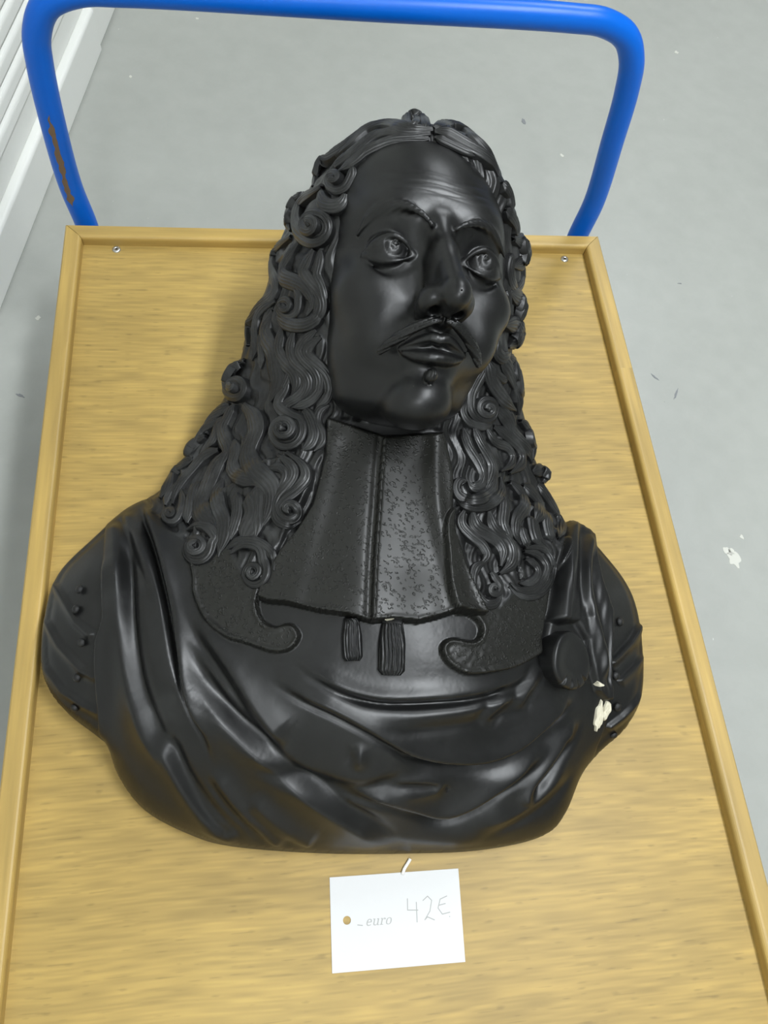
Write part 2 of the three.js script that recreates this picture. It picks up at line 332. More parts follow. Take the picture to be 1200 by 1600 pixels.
// sampled base
const CELL = 0.0013, GX0 = -0.38, GZ0 = -0.04, NX = Math.ceil(0.73 / CELL), NZ = Math.ceil(0.84 / CELL);
const HB = new Float32Array(NX * NZ), SD = new Float32Array(NX * NZ);
{
  const C = 4, cx = Math.ceil(NX / C) + 3, cz = Math.ceil(NZ / C) + 3, T = new Float32Array(cx * cz), S = new Float32Array(cx * cz);
  for (let j = 0; j < cz; j++) for (let i = 0; i < cx; i++) { const x = GX0 + (i - 1) * C * CELL, z = GZ0 + (j - 1) * C * CELL; T[j * cx + i] = RBF(x, z); S[j * cx + i] = polySD(outXZ, x, z); }
  const cr = (a, b, c, d, t) => 0.5 * (2 * b + (c - a) * t + (2 * a - 5 * b + 4 * c - d) * t * t + (3 * b - a - 3 * c + d) * t * t * t);
  const R = 0.016;
  for (let j = 0; j < NZ; j++) for (let i = 0; i < NX; i++) {
    const fi = i / C + 1, fj = j / C + 1, ii = Math.floor(fi), jj = Math.floor(fj), u = fi - ii, v = fj - jj;
    const row = (q) => { const o = (jj + q) * cx + ii; return cr(T[o - 1], T[o], T[o + 1], T[o + 2], u); };
    let h = cr(row(-1), row(0), row(1), row(2), v);
    const so = jj * cx + ii; let sd = lerp(lerp(S[so], S[so + 1], u), lerp(S[so + cx], S[so + cx + 1], u), v);
    if (Math.abs(sd) < 0.006) sd = polySD(outXZ, GX0 + i * CELL, GZ0 + j * CELL);
    const d = -sd; if (d < R) h -= Math.min(h * 0.75, R) * (1 - Math.sqrt(Math.max(0, 1 - (1 - Math.max(d, 0) / R) ** 2)));
    HB[j * NX + i] = d < 0 ? 0 : Math.max(h, 0.004); SD[j * NX + i] = sd;
  }
}
let FORM = HB;
function baseH(x, z) {
  const fi = clamp((x - GX0) / CELL, 0, NX - 2), fj = clamp((z - GZ0) / CELL, 0, NZ - 2), i = Math.floor(fi), j = Math.floor(fj), u = fi - i, v = fj - j, o = j * NX + i;
  return lerp(lerp(FORM[o], FORM[o + 1], u), lerp(FORM[o + NX], FORM[o + NX + 1], u), v);
}
function baseN(x, z, e = 0.005) {
  const a = (baseH(x + e, z) - baseH(x - e, z)) / (2 * e), b = (baseH(x, z + e) - baseH(x, z - e)) / (2 * e), l = Math.hypot(a, b, 1);
  return [-a / l, 1 / l, -b / l];
}
function onBase(px, py) {               // where a ray meets the base form, or where it passes closest
  const d = ray(px, py); let t = (DECK + 0.40 - EYE.y) / d[1], hit = false, near = 1e9, tn = 0; const t1 = (DECK - EYE.y) / d[1], st = 0.0015;
  for (; t < t1; t += st) {
    const x = EYE.x + d[0] * t, z = EYE.z + d[2] * t, g = EYE.y + d[1] * t - DECK - baseH(x, z);
    if (g < 0) {
      let a = t - st, b = t; for (let k = 0; k < 8; k++) { const m = (a + b) / 2; if (EYE.y + d[1] * m - DECK < baseH(EYE.x + d[0] * m, EYE.z + d[2] * m)) b = m; else a = m; }
      t = b; hit = baseH(EYE.x + d[0] * t, EYE.z + d[2] * t) > 0.003; break;
    }
    if (g < 0.35) { let m = 1e9; for (const [a, b] of [[0, 0], [0.005, 0], [-0.005, 0], [0, 0.005], [0, -0.005], [0.012, 0], [-0.012, 0], [0, 0.012], [0, -0.012], [0.03, 0], [-0.03, 0], [0, 0.03], [0, -0.03]]) { const hb = baseH(x + a, z + b); if (hb < 0.02) continue; const q = EYE.y + d[1] * t - DECK - hb; m = Math.min(m, Math.hypot(Math.max(0, q), a, b)); } if (m < near) { near = m; tn = t; } }
  }
  if (!hit) t = tn || Math.min(t, t1);
  return [EYE.x + d[0] * t, EYE.y + d[1] * t, EYE.z + d[2] * t];
}

// ------------------------------------------------------------------ BUST: dressed surface (drapery, collar, cravat, armour, strap, hair ground)
const z5 = pen(40, 740, 2.6087), z6b = pen(240, 960, 1.66667), z3b = pen(380, 640, 3), z4b = pen(660, 560, 2.963), z7b = pen(780, 780, 3.2);
const REG = {
  cravat: [[512, 655], [600, 684], [692, 678], [706, 745], [704, 830], [722, 885], [740, 935], [752, 962], [735, 960], [710, 956], [680, 966], [650, 973], [612, 968], [582, 973], [545, 962], [500, 956], [450, 944], [422, 942], [407, 936], [413, 905], [440, 862], [466, 830], [490, 790], [508, 720]],
  collarLeft: [[300, 868], [303, 905], [305, 932], [324, 970], [358, 997], [385, 1005], [423, 1018], [446, 1018], [461, 1010], [469, 994], [460, 979], [447, 977], [431, 981], [414, 972], [405, 954], [408, 925], [440, 850], [490, 740], [420, 720], [320, 800]],
  collarRight: [[700, 950], [730, 961], [746, 975], [748, 990], [741, 1001], [728, 1003], [706, 999], [691, 1005], [688, 1018], [696, 1034], [711, 1046], [730, 1053], [757, 1051], [795, 1043], [822, 1031], [844, 1016], [850, 985], [859, 955], [869, 898], [874, 840], [800, 780], [700, 800], [690, 880]],
  armourLeft: [[186, 792], [168, 815], [163, 866], [163, 924], [165, 966], [152, 1000], [151, 1047], [155, 1104], [160, 1160], [120, 1200], [0, 1100], [0, 900], [120, 790]],
  armourRight: [[924, 830], [936, 905], [953, 955], [953, 1030], [953, 1092], [949, 1124], [939, 1152], [914, 1212], [960, 1240], [1060, 1120], [1060, 900], [960, 800]],
  strap: [[886, 806], [876, 845], [869, 898], [861, 945], [857, 968], [872, 974], [896, 972], [912, 1000], [922, 1050], [930, 1078], [942, 1092], [953, 1092], [953, 955], [936, 905], [924, 832]],
  hair: [[515, 655], [510, 715], [492, 785], [468, 826], [442, 856], [424, 905], [396, 925], [376, 890], [356, 850], [330, 885], [300, 884], [284, 840], [262, 830], [242, 812], [215, 770], [300, 600], [380, 380], [480, 200], [650, 120], [800, 200], [860, 400], [840, 640], [900, 800], [872, 850], [868, 905], [830, 932], [800, 925], [776, 952], [742, 935], [720, 870], [704, 800], [700, 720], [690, 675]],
};
for (const k of ['collarLeft', 'collarRight']) REG[k] = spline(REG[k], 4, true);
for (const k in REG) REG[k] = { P: REG[k], B: bbox(REG[k], 12) };
const inB = (B, x, y) => x > B[0] && x < B[2] && y > B[1] && y < B[3];
const rsd = (r, x, y) => inB(r.B, x, y) ? polySD(r.P, x, y) : 99;

// folds: crest lines with a reach to either side, in picture pixels; height in mm
const FOLDS = [];
function fold(P, wl, wr, amp, t0 = 0.15, t1 = 0.2) {
  const C = spline(P, 12), B = bbox(C, 2.6 * Math.max(wl, wr)); let L = 0; const S = [0];
  for (let i = 1; i < C.length; i++) { L += Math.hypot(C[i][0] - C[i - 1][0], C[i][1] - C[i - 1][1]); S.push(L); }
  FOLDS.push({ C, B, S, L, wl, wr, amp, t0, t1 });
}
// wl: reach on the left hand walking along the line as seen in the picture, wr: on the right hand
fold(z5([[490, 120], [545, 300], [585, 460], [618, 640], [650, 820], [700, 970], [748, 1060], [775, 1150], [800, 1200]]), 20, 7, 11, 0.08, 0.3);
fold(z5([[470, 190], [520, 300], [560, 440], [592, 580], [618, 760], [650, 900]]), 8, 8, -6, 0.1, 0.3);
fold(z5([[405, 150], [440, 250], [480, 350], [520, 470], [540, 560]]), 12, 7, 4, 0.1, 0.6);
fold(z5([[365, 190], [375, 330], [380, 480], [395, 650], [420, 820], [470, 1000], [530, 1130], [600, 1250]]), 14, 20, 7, 0.05, 0.2);
fold(z5([[405, 250], [418, 380], [425, 520], [440, 700], [470, 880], [520, 1020], [580, 1150]]), 7, 9, -6, 0.1, 0.2);
fold(z5([[480, 420], [500, 600], [520, 760], [560, 900], [610, 1000]]), 26, 26, 4, 0.3, 0.4);
fold(z5([[320, 330], [325, 480], [332, 600], [300, 690], [298, 800], [310, 950], [322, 1080], [350, 1190]]), 14, 6, 6, 0.1, 0.1);
fold(z5([[690, 520], [740, 640], [800, 730], [880, 850], [950, 960], [1020, 1050], [1085, 1110]]), 24, 12, 8, 0.3, 0.15);
fold(z5([[640, 640], [690, 760], [760, 890], [860, 1000], [960, 1090], [1080, 1160]]), 12, 18, -6, 0.3, 0.3);
fold(z6b([[90, 120], [150, 235], [240, 335], [330, 415], [420, 485], [500, 535], [580, 580], [640, 610]]), 13, 26, 9, 0.25, 0.15);
fold(z6b([[225, 355], [300, 400], [400, 430], [480, 450], [560, 452], [660, 425], [740, 398]]), 11, 13, -7, 0.3, 0.4);
fold(z6b([[300, 150], [400, 210], [480, 248], [560, 290], [620, 325], [680, 358], [760, 374], [850, 372], [930, 345], [1000, 295], [1060, 235], [1085, 200]]), 28, 8, 9, 0.2, 0.08);
fold(z6b([[620, 345], [690, 380], [780, 398], [880, 398], [970, 360], [1040, 300], [1080, 250]]), 8, 14, -6, 0.2, 0.2);
fold(z6b([[360, 110], [440, 160], [530, 200], [620, 216], [720, 215], [830, 205], [930, 172], [1010, 125]]), 16, 8, 6, 0.2, 0.2);
fold(z6b([[470, 195], [560, 228], [640, 236], [750, 232], [860, 215], [960, 180]]), 7, 8, -4, 0.2, 0.3);
fold(z6b([[560, 258], [660, 265], [780, 255], [880, 232], [960, 200], [1020, 160]]), 14, 14, 4, 0.3, 0.3);
fold(z6b([[420, 425], [520, 455], [610, 478], [690, 502], [750, 518], [820, 495], [900, 445], [970, 390], [1030, 320]]), 22, 9, 8, 0.25, 0.2);
fold(z6b([[640, 505], [720, 532], [800, 528], [880, 490], [950, 430]]), 8, 12, -5, 0.3, 0.4);
fold(z6b([[600, 440], [660, 430], [720, 430], [748, 440], [735, 455], [680, 462], [610, 458]]), 9, 7, 3.5, 0.2, 0.2);
fold(z6b([[980, 500], [968, 478], [985, 440], [1030, 385], [1075, 320], [1095, 260]]), 10, 8, 5, 0.1, 0.2);
fold(z6b([[980, 470], [1010, 440], [1060, 370], [1090, 310]]), 7, 7, -4, 0.2, 0.2);
fold(z6b([[820, 560], [880, 545], [960, 505], [1030, 450], [1090, 370]]), 16, 10, 4, 0.3, 0.3);
fold(z6b([[850, 300], [870, 265], [900, 225], [940, 200]]), 9, 9, 3, 0.3, 0.3);
fold(z6b([[945, 260], [955, 215], [985, 170], [1010, 130]]), 8, 8, 3.5, 0.3, 0.3);
fold(z6b([[525, 410], [538, 372], [530, 330]]), 10, 14, 4, 0.4, 0.5);
fold(z6b([[10, 300], [60, 420], [120, 510], [180, 575], [220, 610]]), 12, 16, 6, 0.2, 0.1);
fold(z6b([[30, 300], [80, 420], [140, 520], [210, 590]]), 8, 8, -4, 0.2, 0.1);
fold(z6b([[150, 400], [220, 495], [290, 560], [340, 610]]), 14, 10, 5, 0.2, 0.1);
fold(z6b([[250, 470], [330, 545], [420, 600]]), 16, 12, 4.5, 0.2, 0.1);
fold(z6b([[560, 560], [680, 580], [800, 585], [900, 570]]), 18, 14, 3.5, 0.3, 0.3);
function foldsAt(x, y) {
  let s = 0;
  for (const f of FOLDS) {
    if (!inB(f.B, x, y)) continue;
    let best = 1e9, sg = 1, al = 0; const C = f.C;
    for (let i = 0; i < C.length - 1; i++) {
      const ex = C[i + 1][0] - C[i][0], ey = C[i + 1][1] - C[i][1], wx = x - C[i][0], wy = y - C[i][1];
      const t = clamp((wx * ex + wy * ey) / (ex * ex + ey * ey), 0, 1), bx = wx - ex * t, by = wy - ey * t, d = bx * bx + by * by;
      if (d < best) { best = d; sg = ex * wy - ey * wx; al = lerp(f.S[i], f.S[i + 1], t) / f.L; }
    }
    const d = Math.sqrt(best), w = sg < 0 ? f.wl : f.wr, q = d / w;
    if (q < 3) {
      const e = sstep(0, f.t0, al) * sstep(0, f.t1, 1 - al) * f.amp / 1000; let v = f.amp > 0 ? Math.exp(-Math.pow(q, 1.45)) : Math.exp(-q * q);
      if (f.amp > 0 && w === Math.min(f.wl, f.wr)) v -= 0.42 * Math.exp(-(((q - 1.55) / 0.6) ** 2));   // undercut on the steep side
      s += e * v;
    }
  }
  return s;
}
function lineD(P, x, y) {
  let best = 1e9, al = 0, sg = 1;
  for (let i = 0; i < P.length - 1; i++) {
    const ex = P[i + 1][0] - P[i][0], ey = P[i + 1][1] - P[i][1], wx = x - P[i][0], wy = y - P[i][1];
    const t = clamp((wx * ex + wy * ey) / (ex * ex + ey * ey), 0, 1), bx = wx - ex * t, by = wy - ey * t, d = bx * bx + by * by;
    if (d < best) { best = d; sg = ex * wy - ey * wx; al = (i + t) / (P.length - 1); }
  }
  return [Math.sqrt(best), sg, al];
}
const cravatFold = spline([[600, 678], [594, 740], [590, 800], [586, 860], [581, 972]], 10), cravatBend = spline([[678, 685], [678, 780], [690, 860], [706, 950]], 10), cravatBend2 = spline([[520, 690], [500, 780], [480, 860], [462, 940]], 10);
const strapLines = [[z7b([[345, 130], [335, 300], [310, 480], [290, 640]]), 10, 12, 7], [z7b([[440, 190], [420, 330], [415, 480], [450, 640], [490, 780], [505, 900]]), 7, 7, 6], [z7b([[455, 260], [450, 400], [480, 520], [505, 640], [530, 800], [535, 960]]), 8, 6, -5], [z7b([[400, 150], [390, 300], [385, 440], [420, 600]]), 6, 6, -3]].map(([P, a, b, c]) => [spline(P, 10), a, b, c]);
const strapGap = spline([[872, 860], [864, 915], [856, 960], [849, 1000], [852, 1035]], 10);
const lamesL = [[z5([[60, 380], [130, 480], [200, 600], [270, 665]]), 4], [z5([[50, 560], [130, 700], [220, 800], [290, 835]]), 4], [z5([[60, 780], [140, 890], [230, 950], [305, 985]]), 3.4]];
const lamesR = [[z7b([[545, 825], [600, 775], [660, 710], [725, 600]]), 6], [z7b([[600, 915], [670, 850], [745, 760]]), 4], [z7b([[540, 1150], [620, 1090], [690, 1020], [745, 930]]), 4.5]];
const DRAPE = 0, ARML = 1, ARMR = 2, COLL = 3, COLR = 4, CRAV = 5, STRAP = 6, HAIR = 7;
const plate = (sd, th, soft = 2.2, rimH = 0, rimW = 5) => { const k = sstep(soft, -soft, sd); return k * th + (rimH ? rimH * Math.exp(-(((sd + rimW) / 3) ** 2)) * sstep(1, -1, sd) : 0); };
function dress(x, y, X, Z) {            // height (m) above the base and the part it belongs to
  let h = 0, id = DRAPE;
  const sH = rsd(REG.hair, x, y), sC = rsd(REG.cravat, x, y), sL = rsd(REG.collarLeft, x, y), sR = rsd(REG.collarRight, x, y), sS = rsd(REG.strap, x, y), aL = rsd(REG.armourLeft, x, y), aR = rsd(REG.armourRight, x, y);
  const off = Math.max(sstep(6, -10, aL), sstep(4, -8, aR), sstep(4, -8, sS), sstep(0, -14, sC), sstep(0, -14, sL), sstep(0, -14, sR), sstep(6, -14, sH));
  if (off < 1) h += (1 - off) * (foldsAt(x, y) + 0.0004 * (fbm(X * 60, Z * 60) - 0.5));
  if (aL < 0) {
    id = ARML; h -= 0.004 * sstep(0, -4, aL);
    for (const [P, a] of lamesL) { const [d, s, al] = lineD(P, x, y); h += a / 1000 * Math.exp(-((d / (s > 0 ? 9 : 3)) ** 2)) * sstep(0, 0.06, al) * sstep(0, 0.06, 1 - al); }
  }
  if (aR < 0) {
    id = ARMR; h -= 0.003 * sstep(0, -4, aR);
    for (const [P, a] of lamesR) { const [d, s, al] = lineD(P, x, y); h += a / 1000 * Math.exp(-((d / (s > 0 ? 11 : 2.2)) ** 2)) * sstep(0, 0.06, al) * sstep(0, 0.06, 1 - al); }
  }
  if (sL < 3) { h += plate(sL, 0.0045, 1.6, 0.0016, 4); if (sL < 0.5) id = COLL; if (sL < -3) h += 0.0010 * (fbm(X * 260, Z * 260) - 0.5); }
  if (sR < 3) { h += plate(sR, 0.0055, 1.6, 0.0016, 4); if (sR < 0.5) id = COLR; if (sR < -3) h += 0.0010 * (fbm(X * 260, Z * 260) - 0.5); }
  if (sS < 3) {
    h += plate(sS, 0.007, 3); if (sS < 0.5) id = STRAP;
    for (const [P, a, b, c] of strapLines) { const [d, s, al] = lineD(P, x, y); h += c / 1000 * Math.exp(-((d / (s < 0 ? a : b)) ** 2)) * sstep(3, -6, sS) * sstep(0, 0.1, al) * sstep(0, 0.12, 1 - al); }
    h += 0.00025 * Math.sin(x * 0.7 + 3 * noise(y * 0.03, 2)) * sstep(0, -8, sS);
  }
  { const [d, , al] = lineD(strapGap, x, y); if (d < 24) h -= 0.011 * Math.exp(-((d / 6) ** 2)) * sstep(0, 0.25, al); }
  if (sC < 3) {
    const lift = sstep(880, 965, y);
    h += plate(sC, 0.006 + 0.004 * lift, 1.5, 0.0014 * lift, 3); if (sC < 0.5) id = CRAV;
    const k = sstep(0, -6, sC);
    let [d, s] = lineD(cravatFold, x, y); h += k * (s < 0 ? 0.0028 * Math.exp(-d / 40) : 0) + k * 0.0022 * Math.exp(-((d / 2.6) ** 2)) - k * (s > 0 ? 0.002 * Math.exp(-(((d - 7) / 6) ** 2)) : 0);
    [d, s] = lineD(cravatBend, x, y); h += k * 0.0035 * Math.exp(-((d / 12) ** 2));
    [d, s] = lineD(cravatBend2, x, y); h += k * 0.002 * Math.exp(-((d / 18) ** 2));
    h += k * 0.0012 * Math.sin(x * 0.05 + y * 0.006);
  }
  const plain = h;
  if (sH < 0 && id !== CRAV) {
    id = HAIR; const k = sstep(0, -8, sH);
    const wv = X * 420 + 1.6 * Math.sin(Z * 150 + 2 * noise(X * 30, Z * 10)) + 5 * fbm(X * 22, Z * 16, 5, 2);
    h += k * (-0.002 + 0.007 * (fbm(X * 55, Z * 34, 2, 3) - 0.5) + 0.0011 * Math.sin(wv) + 0.0005 * Math.sin(wv * 2.7));
  }
  return [h, id, plain];
}
const DRESSED = new Float32Array(NX * NZ);
const torsoParts = (() => {
  const pos = new Float32Array(NX * NZ * 3), ids = new Int8Array(NX * NZ).fill(-1), nor = new Float32Array(NX * NZ * 3);
  const grad = (x, z) => { const e = 0.001, a = polySD(outXZ, x + e, z) - polySD(outXZ, x - e, z), b = polySD(outXZ, x, z + e) - polySD(outXZ, x, z - e), l = Math.hypot(a, b) || 1; return [a / l, b / l]; };
  for (let j = 0; j < NZ; j++) for (let i = 0; i < NX; i++) {
    const o = j * NX + i; let x = GX0 + i * CELL, z = GZ0 + j * CELL; const sd = SD[o];
    if (sd > CELL * 1.45) continue;
    if (sd > -CELL * 0.3) {
      const g = grad(x, z), m = sd; x -= g[0] * m; z -= g[1] * m;
      const hb = baseH(x - g[0] * 0.003, z - g[1] * 0.003), [a, b] = pix(x, DECK + hb, z);
      pos.set([x, DECK + 0.0004, z], o * 3); ids[o] = dress(a, b, x, z)[1];
      continue;
    }
    const h = HB[o], y = DECK + h, [a, b] = pix(x, y, z), [f, id, pl] = dress(a, b, x, z), n = baseN(x, z);
    const e = sstep(0, 0.008, -sd), q = f * e; DRESSED[o] = h + Math.max(0, pl) * e / Math.max(0.5, n[1]);
    pos.set([x + n[0] * q, Math.max(DECK + 0.001, y + n[1] * q), z + n[2] * q], o * 3); ids[o] = id;
  }
  const tri = Array.from({ length: 8 }, () => []);
  const put = (a, b, c) => {
    if (ids[a] < 0 || ids[b] < 0 || ids[c] < 0) return;
    tri[Math.max(ids[a], ids[b], ids[c])].push(a, b, c);
    const p = (k) => [pos[k * 3], pos[k * 3 + 1], pos[k * 3 + 2]], A = p(a), B = p(b), C = p(c);
    const u = [B[0] - A[0], B[1] - A[1], B[2] - A[2]], v = [C[0] - A[0], C[1] - A[1], C[2] - A[2]];
    const n = [u[1] * v[2] - u[2] * v[1], u[2] * v[0] - u[0] * v[2], u[0] * v[1] - u[1] * v[0]];
    for (const k of [a, b, c]) for (let q = 0; q < 3; q++) nor[k * 3 + q] += n[q];
  };
  for (let j = 0; j < NZ - 1; j++) for (let i = 0; i < NX - 1; i++) { const a = j * NX + i; put(a, a + NX, a + 1); put(a + 1, a + NX, a + NX + 1); }
  return tri.map((t) => {
    const map = new Map(), P = [], N = [], U = [], I = [];
    for (const k of t) {
      let m = map.get(k);
      if (m === undefined) { m = map.size; map.set(k, m); const l = Math.hypot(nor[k * 3], nor[k * 3 + 1], nor[k * 3 + 2]) || 1; P.push(pos[k * 3], pos[k * 3 + 1], pos[k * 3 + 2]); N.push(nor[k * 3] / l, nor[k * 3 + 1] / l, nor[k * 3 + 2] / l); U.push(pos[k * 3], pos[k * 3 + 2]); }
      I.push(m);
    }
    const g = new THREE.BufferGeometry();
    g.setAttribute('position', new THREE.Float32BufferAttribute(P, 3)); g.setAttribute('normal', new THREE.Float32BufferAttribute(N, 3)); g.setAttribute('uv', new THREE.Float32BufferAttribute(U, 2)); g.setIndex(I);
    return g;
  });
})();
// lace relief for cravat and collar: leaves and curling tendrils pressed into the plaster
const laceTex = (() => {
  const S = 1024, c = document.createElement('canvas'); c.width = c.height = S; const g = c.getContext('2d');
  g.fillStyle = '#777'; g.fillRect(0, 0, S, S); g.lineCap = 'round';
  for (let k = 0; k < 1500; k++) {
    const x = rnd() * S, y = rnd() * S, a = (rnd() < 0.5 ? 0.5 : -2.6) + rnd() * 1.6, l = 5 + rnd() * 12, up = rnd() < 0.85;
    g.strokeStyle = up ? 'rgba(235,235,235,0.8)' : 'rgba(60,60,60,0.7)'; g.lineWidth = 2 + rnd() * 5;
    g.beginPath(); g.moveTo(x, y); g.quadraticCurveTo(x + Math.cos(a) * l, y + Math.sin(a) * l, x + Math.cos(a + 1.1) * l * 1.2, y + Math.sin(a + 1.1) * l * 1.2); g.stroke();
  }
  const t = new THREE.CanvasTexture(c); t.wrapS = t.wrapT = THREE.RepeatWrapping; t.repeat.set(6, 6); return t;
})();
const lace = new THREE.MeshStandardMaterial({ color: 0x171714, roughness: 0.4, bumpMap: laceTex, bumpScale: 0.0010 });
FORM = DRESSED;
const drapery = mesh('drapery', torsoParts[DRAPE], black, bust, 'draped cloak across the chest');
const plateL = mesh('shoulder_armour', torsoParts[ARML], black, bust), plateR = mesh('shoulder_armour', torsoParts[ARMR], black, bust);
mesh('lace_collar', torsoParts[COLL], lace, bust); mesh('lace_collar', torsoParts[COLR], lace, bust);
mesh('cravat', torsoParts[CRAV], lace, bust, 'lace cravat with a central fold');
mesh('shoulder_strap', torsoParts[STRAP], black, bust);
const hair = mesh('hair', torsoParts[HAIR], blackHair, bust, 'long curly hair');
// rivets
function rivet(px, py, r, parent) {
  const q = onBase(px, py), n = baseN(q[0], q[2]);
  const m = mesh('rivet', new THREE.SphereGeometry(r, 16, 8, 0, 6.2832, 0, 1.6), black, parent);
  m.position.set(q[0] - n[0] * r * 0.35, q[1] - n[1] * r * 0.35, q[2] - n[2] * r * 0.35); m.scale.y = 0.75; m.quaternion.setFromUnitVectors(new THREE.Vector3(0, 1, 0), new THREE.Vector3(...n));
}
for (const [u, v] of z5([[215, 470], [200, 552], [222, 690], [205, 835], [195, 960]])) rivet(u, v, 0.0042, plateL);
for (const [u, v] of z7b([[610, 612], [590, 882], [597, 1042], [575, 1187]])) rivet(u, v, 0.0046, plateR);
// ------------------------------------------------------------------ BUST: locks of hair, grooved tapering strands laid along the hair
function lockGeo(C, o) {                // C: picture points [x, y, width, lift]
  const n = C.length, P3 = [], N3 = [], W = [];
  for (const c of C) {
    if (o.wall) { P3.push(c.P); N3.push(c.N); W.push(1); continue; }
    const q = onBase(c[0], c[1]); P3.push(q); N3.push(baseN(q[0], q[2], 0.008)); W.push(pix(...q)[2] / 1250);
  }
  const sm = (A, it) => { for (let k = 0; k < it; k++) { const B = A.map((a) => a.slice()); for (let i = 1; i < A.length - 1; i++) for (let m = 0; m < 3; m++) A[i][m] = 0.25 * B[i - 1][m] + 0.5 * B[i][m] + 0.25 * B[i + 1][m]; } };
  sm(P3, 6); sm(N3, 8);
  const M = 30, pos = [], idx = [], uv = []; let S = 0;
  for (let i = 0; i < n; i++) {
    const a = P3[Math.max(0, i - 1)], b = P3[Math.min(n - 1, i + 1)], T = new THREE.Vector3(b[0] - a[0], b[1] - a[1], b[2] - a[2]).normalize();
    const N = new THREE.Vector3(...N3[i]).normalize(), Bv = new THREE.Vector3().crossVectors(T, N).normalize(); N.crossVectors(Bv, T).normalize();
    if (i) S += Math.hypot(P3[i][0] - P3[i - 1][0], P3[i][1] - P3[i - 1][1], P3[i][2] - P3[i - 1][2]);
    const w = Math.max(0.0006, C[i][2] * 1.34 * W[i]) / 2, h = w * o.hgt, up = (C[i][3] || 0) * W[i], t = i / (n - 1);
    for (let k = 0; k <= M; k++) {
      const s = (k / M) * 2 - 1, edge = Math.abs(s);
      let y = h * Math.sqrt(Math.max(0, 1 - s * s));
      const ph = o.n * Math.PI * (s + 0.12 * Math.sin(S * 90 + o.ph)) + o.ph;
      y += h * o.groove * (Math.cos(ph) * 0.7 + Math.cos(ph * 2.3 + 1 + S * 40) * 0.3) * (1 - edge ** 4);
      if (k === 0 || k === M) y = -Math.max(0.006, h);
      y += up - 0.12 * h;
      const x = s * w;
      pos.push(P3[i][0] + Bv.x * x + N.x * y, Math.max(DECK + 0.0006, P3[i][1] + Bv.y * x + N.y * y), P3[i][2] + Bv.z * x + N.z * y); uv.push(s * w, S);
    }
    if (i < n - 1) for (let k = 0; k < M; k++) { const q = i * (M + 1) + k; idx.push(q, q + M + 1, q + 1, q + 1, q + M + 1, q + M + 2); }
  }
  for (const [r, f] of [[0, 1], [n - 1, -1]]) { const c = pos.length / 3; pos.push(P3[r][0] + N3[r][0] * 0.001, P3[r][1] + N3[r][1] * 0.001, P3[r][2] + N3[r][2] * 0.001); uv.push(0, 0); for (let k = 0; k < M; k++) { const q = r * (M + 1) + k; f > 0 ? idx.push(c, q, q + 1) : idx.push(c, q + 1, q); } }
  const g = new THREE.BufferGeometry(); g.setAttribute('position', new THREE.Float32BufferAttribute(pos, 3)); g.setAttribute('uv', new THREE.Float32BufferAttribute(uv, 2)); g.setIndex(idx);
  // outward side up whichever way the strand runs
  g.computeVertexNormals();
  return g;
}
function lock(P, w, o = {}) {           // an open wave: tapers at its ends
  const C = spline(P, 2.2), n = C.length;
  const t0 = o.t0 ?? 0.18, t1 = o.t1 ?? 0.25;
  const Q = C.map((c, i) => { const t = i / (n - 1), k = lerp(o.e0 ?? 0.35, 1, sstep(0, t0, t)) * lerp(o.e1 ?? 0.2, 1, sstep(0, t1, 1 - t)); return [c[0], c[1], w * k, (o.lift || 0) * Math.sin(Math.PI * t) + (o.lift0 || 0)]; });
  addLock(Q, w, o);
}
function addLock(Q, w, o = {}) {
  if (o.on) { mesh(o.name, lockGeo(Q, { hgt: o.hgt, groove: o.groove, n: o.n, ph: rnd() * 6 }), black, o.on); return; }
  const n = o.n ?? clamp(Math.round(w / 4), 3, 8);
  const g = lockGeo(Q, { wall: o.wall, hgt: o.hgt ?? clamp(0.85 - w / 60, 0.4, 0.7), groove: o.groove ?? 0.12, n, ph: rnd() * 6 });
  mesh(o.name || 'lock', g, blackHair, hair);
}
// a lock that runs in along P and rolls up: centre, radius, angle where it joins (degrees, y down), turns (signed)
function curl(P, c, r, a0, turns, w, o = {}) {
  const end = []; const N = Math.ceil(Math.abs(turns) * 26);
  for (let i = 0; i <= N; i++) {
    const t = i / N, a = (a0 + 360 * turns * t) * Math.PI / 180, rr = r * (1 - 0.86 * t ** 0.85);
    end.push([c[0] + rr * Math.cos(a), c[1] + rr * Math.sin(a), t]);
  }
  const L = P.length ? spline(P.concat([end[0].slice(0, 2)]), 2.2) : [];
  const nl = L.length, Q = [];
  for (let i = 0; i < nl - 1; i++) { const t = i / Math.max(1, nl - 1); Q.push([L[i][0], L[i][1], w * lerp(o.e0 ?? 0.4, 1, sstep(0, 0.5, t)), 0.5]); }
  for (const [x, y, t] of end) Q.push([x, y, w * (1 - 0.5 * t), 0.5 + r * (o.dome ?? 0.45) * sstep(0.1, 1, t)]);
  addLock(Q, w, { hgt: 0.62, n: clamp(Math.round(w / 5), 2, 4), groove: 0.13, ...o });
  if (o.bead !== 0) addLock([[c[0] - r * 0.16, c[1], r * 0.05, r * 0.3], [c[0] - r * 0.1, c[1], r * 0.24, r * 0.4], [c[0], c[1], r * 0.36, r * 0.45], [c[0] + r * 0.1, c[1], r * 0.24, r * 0.4], [c[0] + r * 0.16, c[1], r * 0.05, r * 0.3]], r * 0.36, { hgt: 1, groove: 0, n: 1, name: 'curl_tip' });
}
const at = (p, u, v) => p([[u, v]])[0];
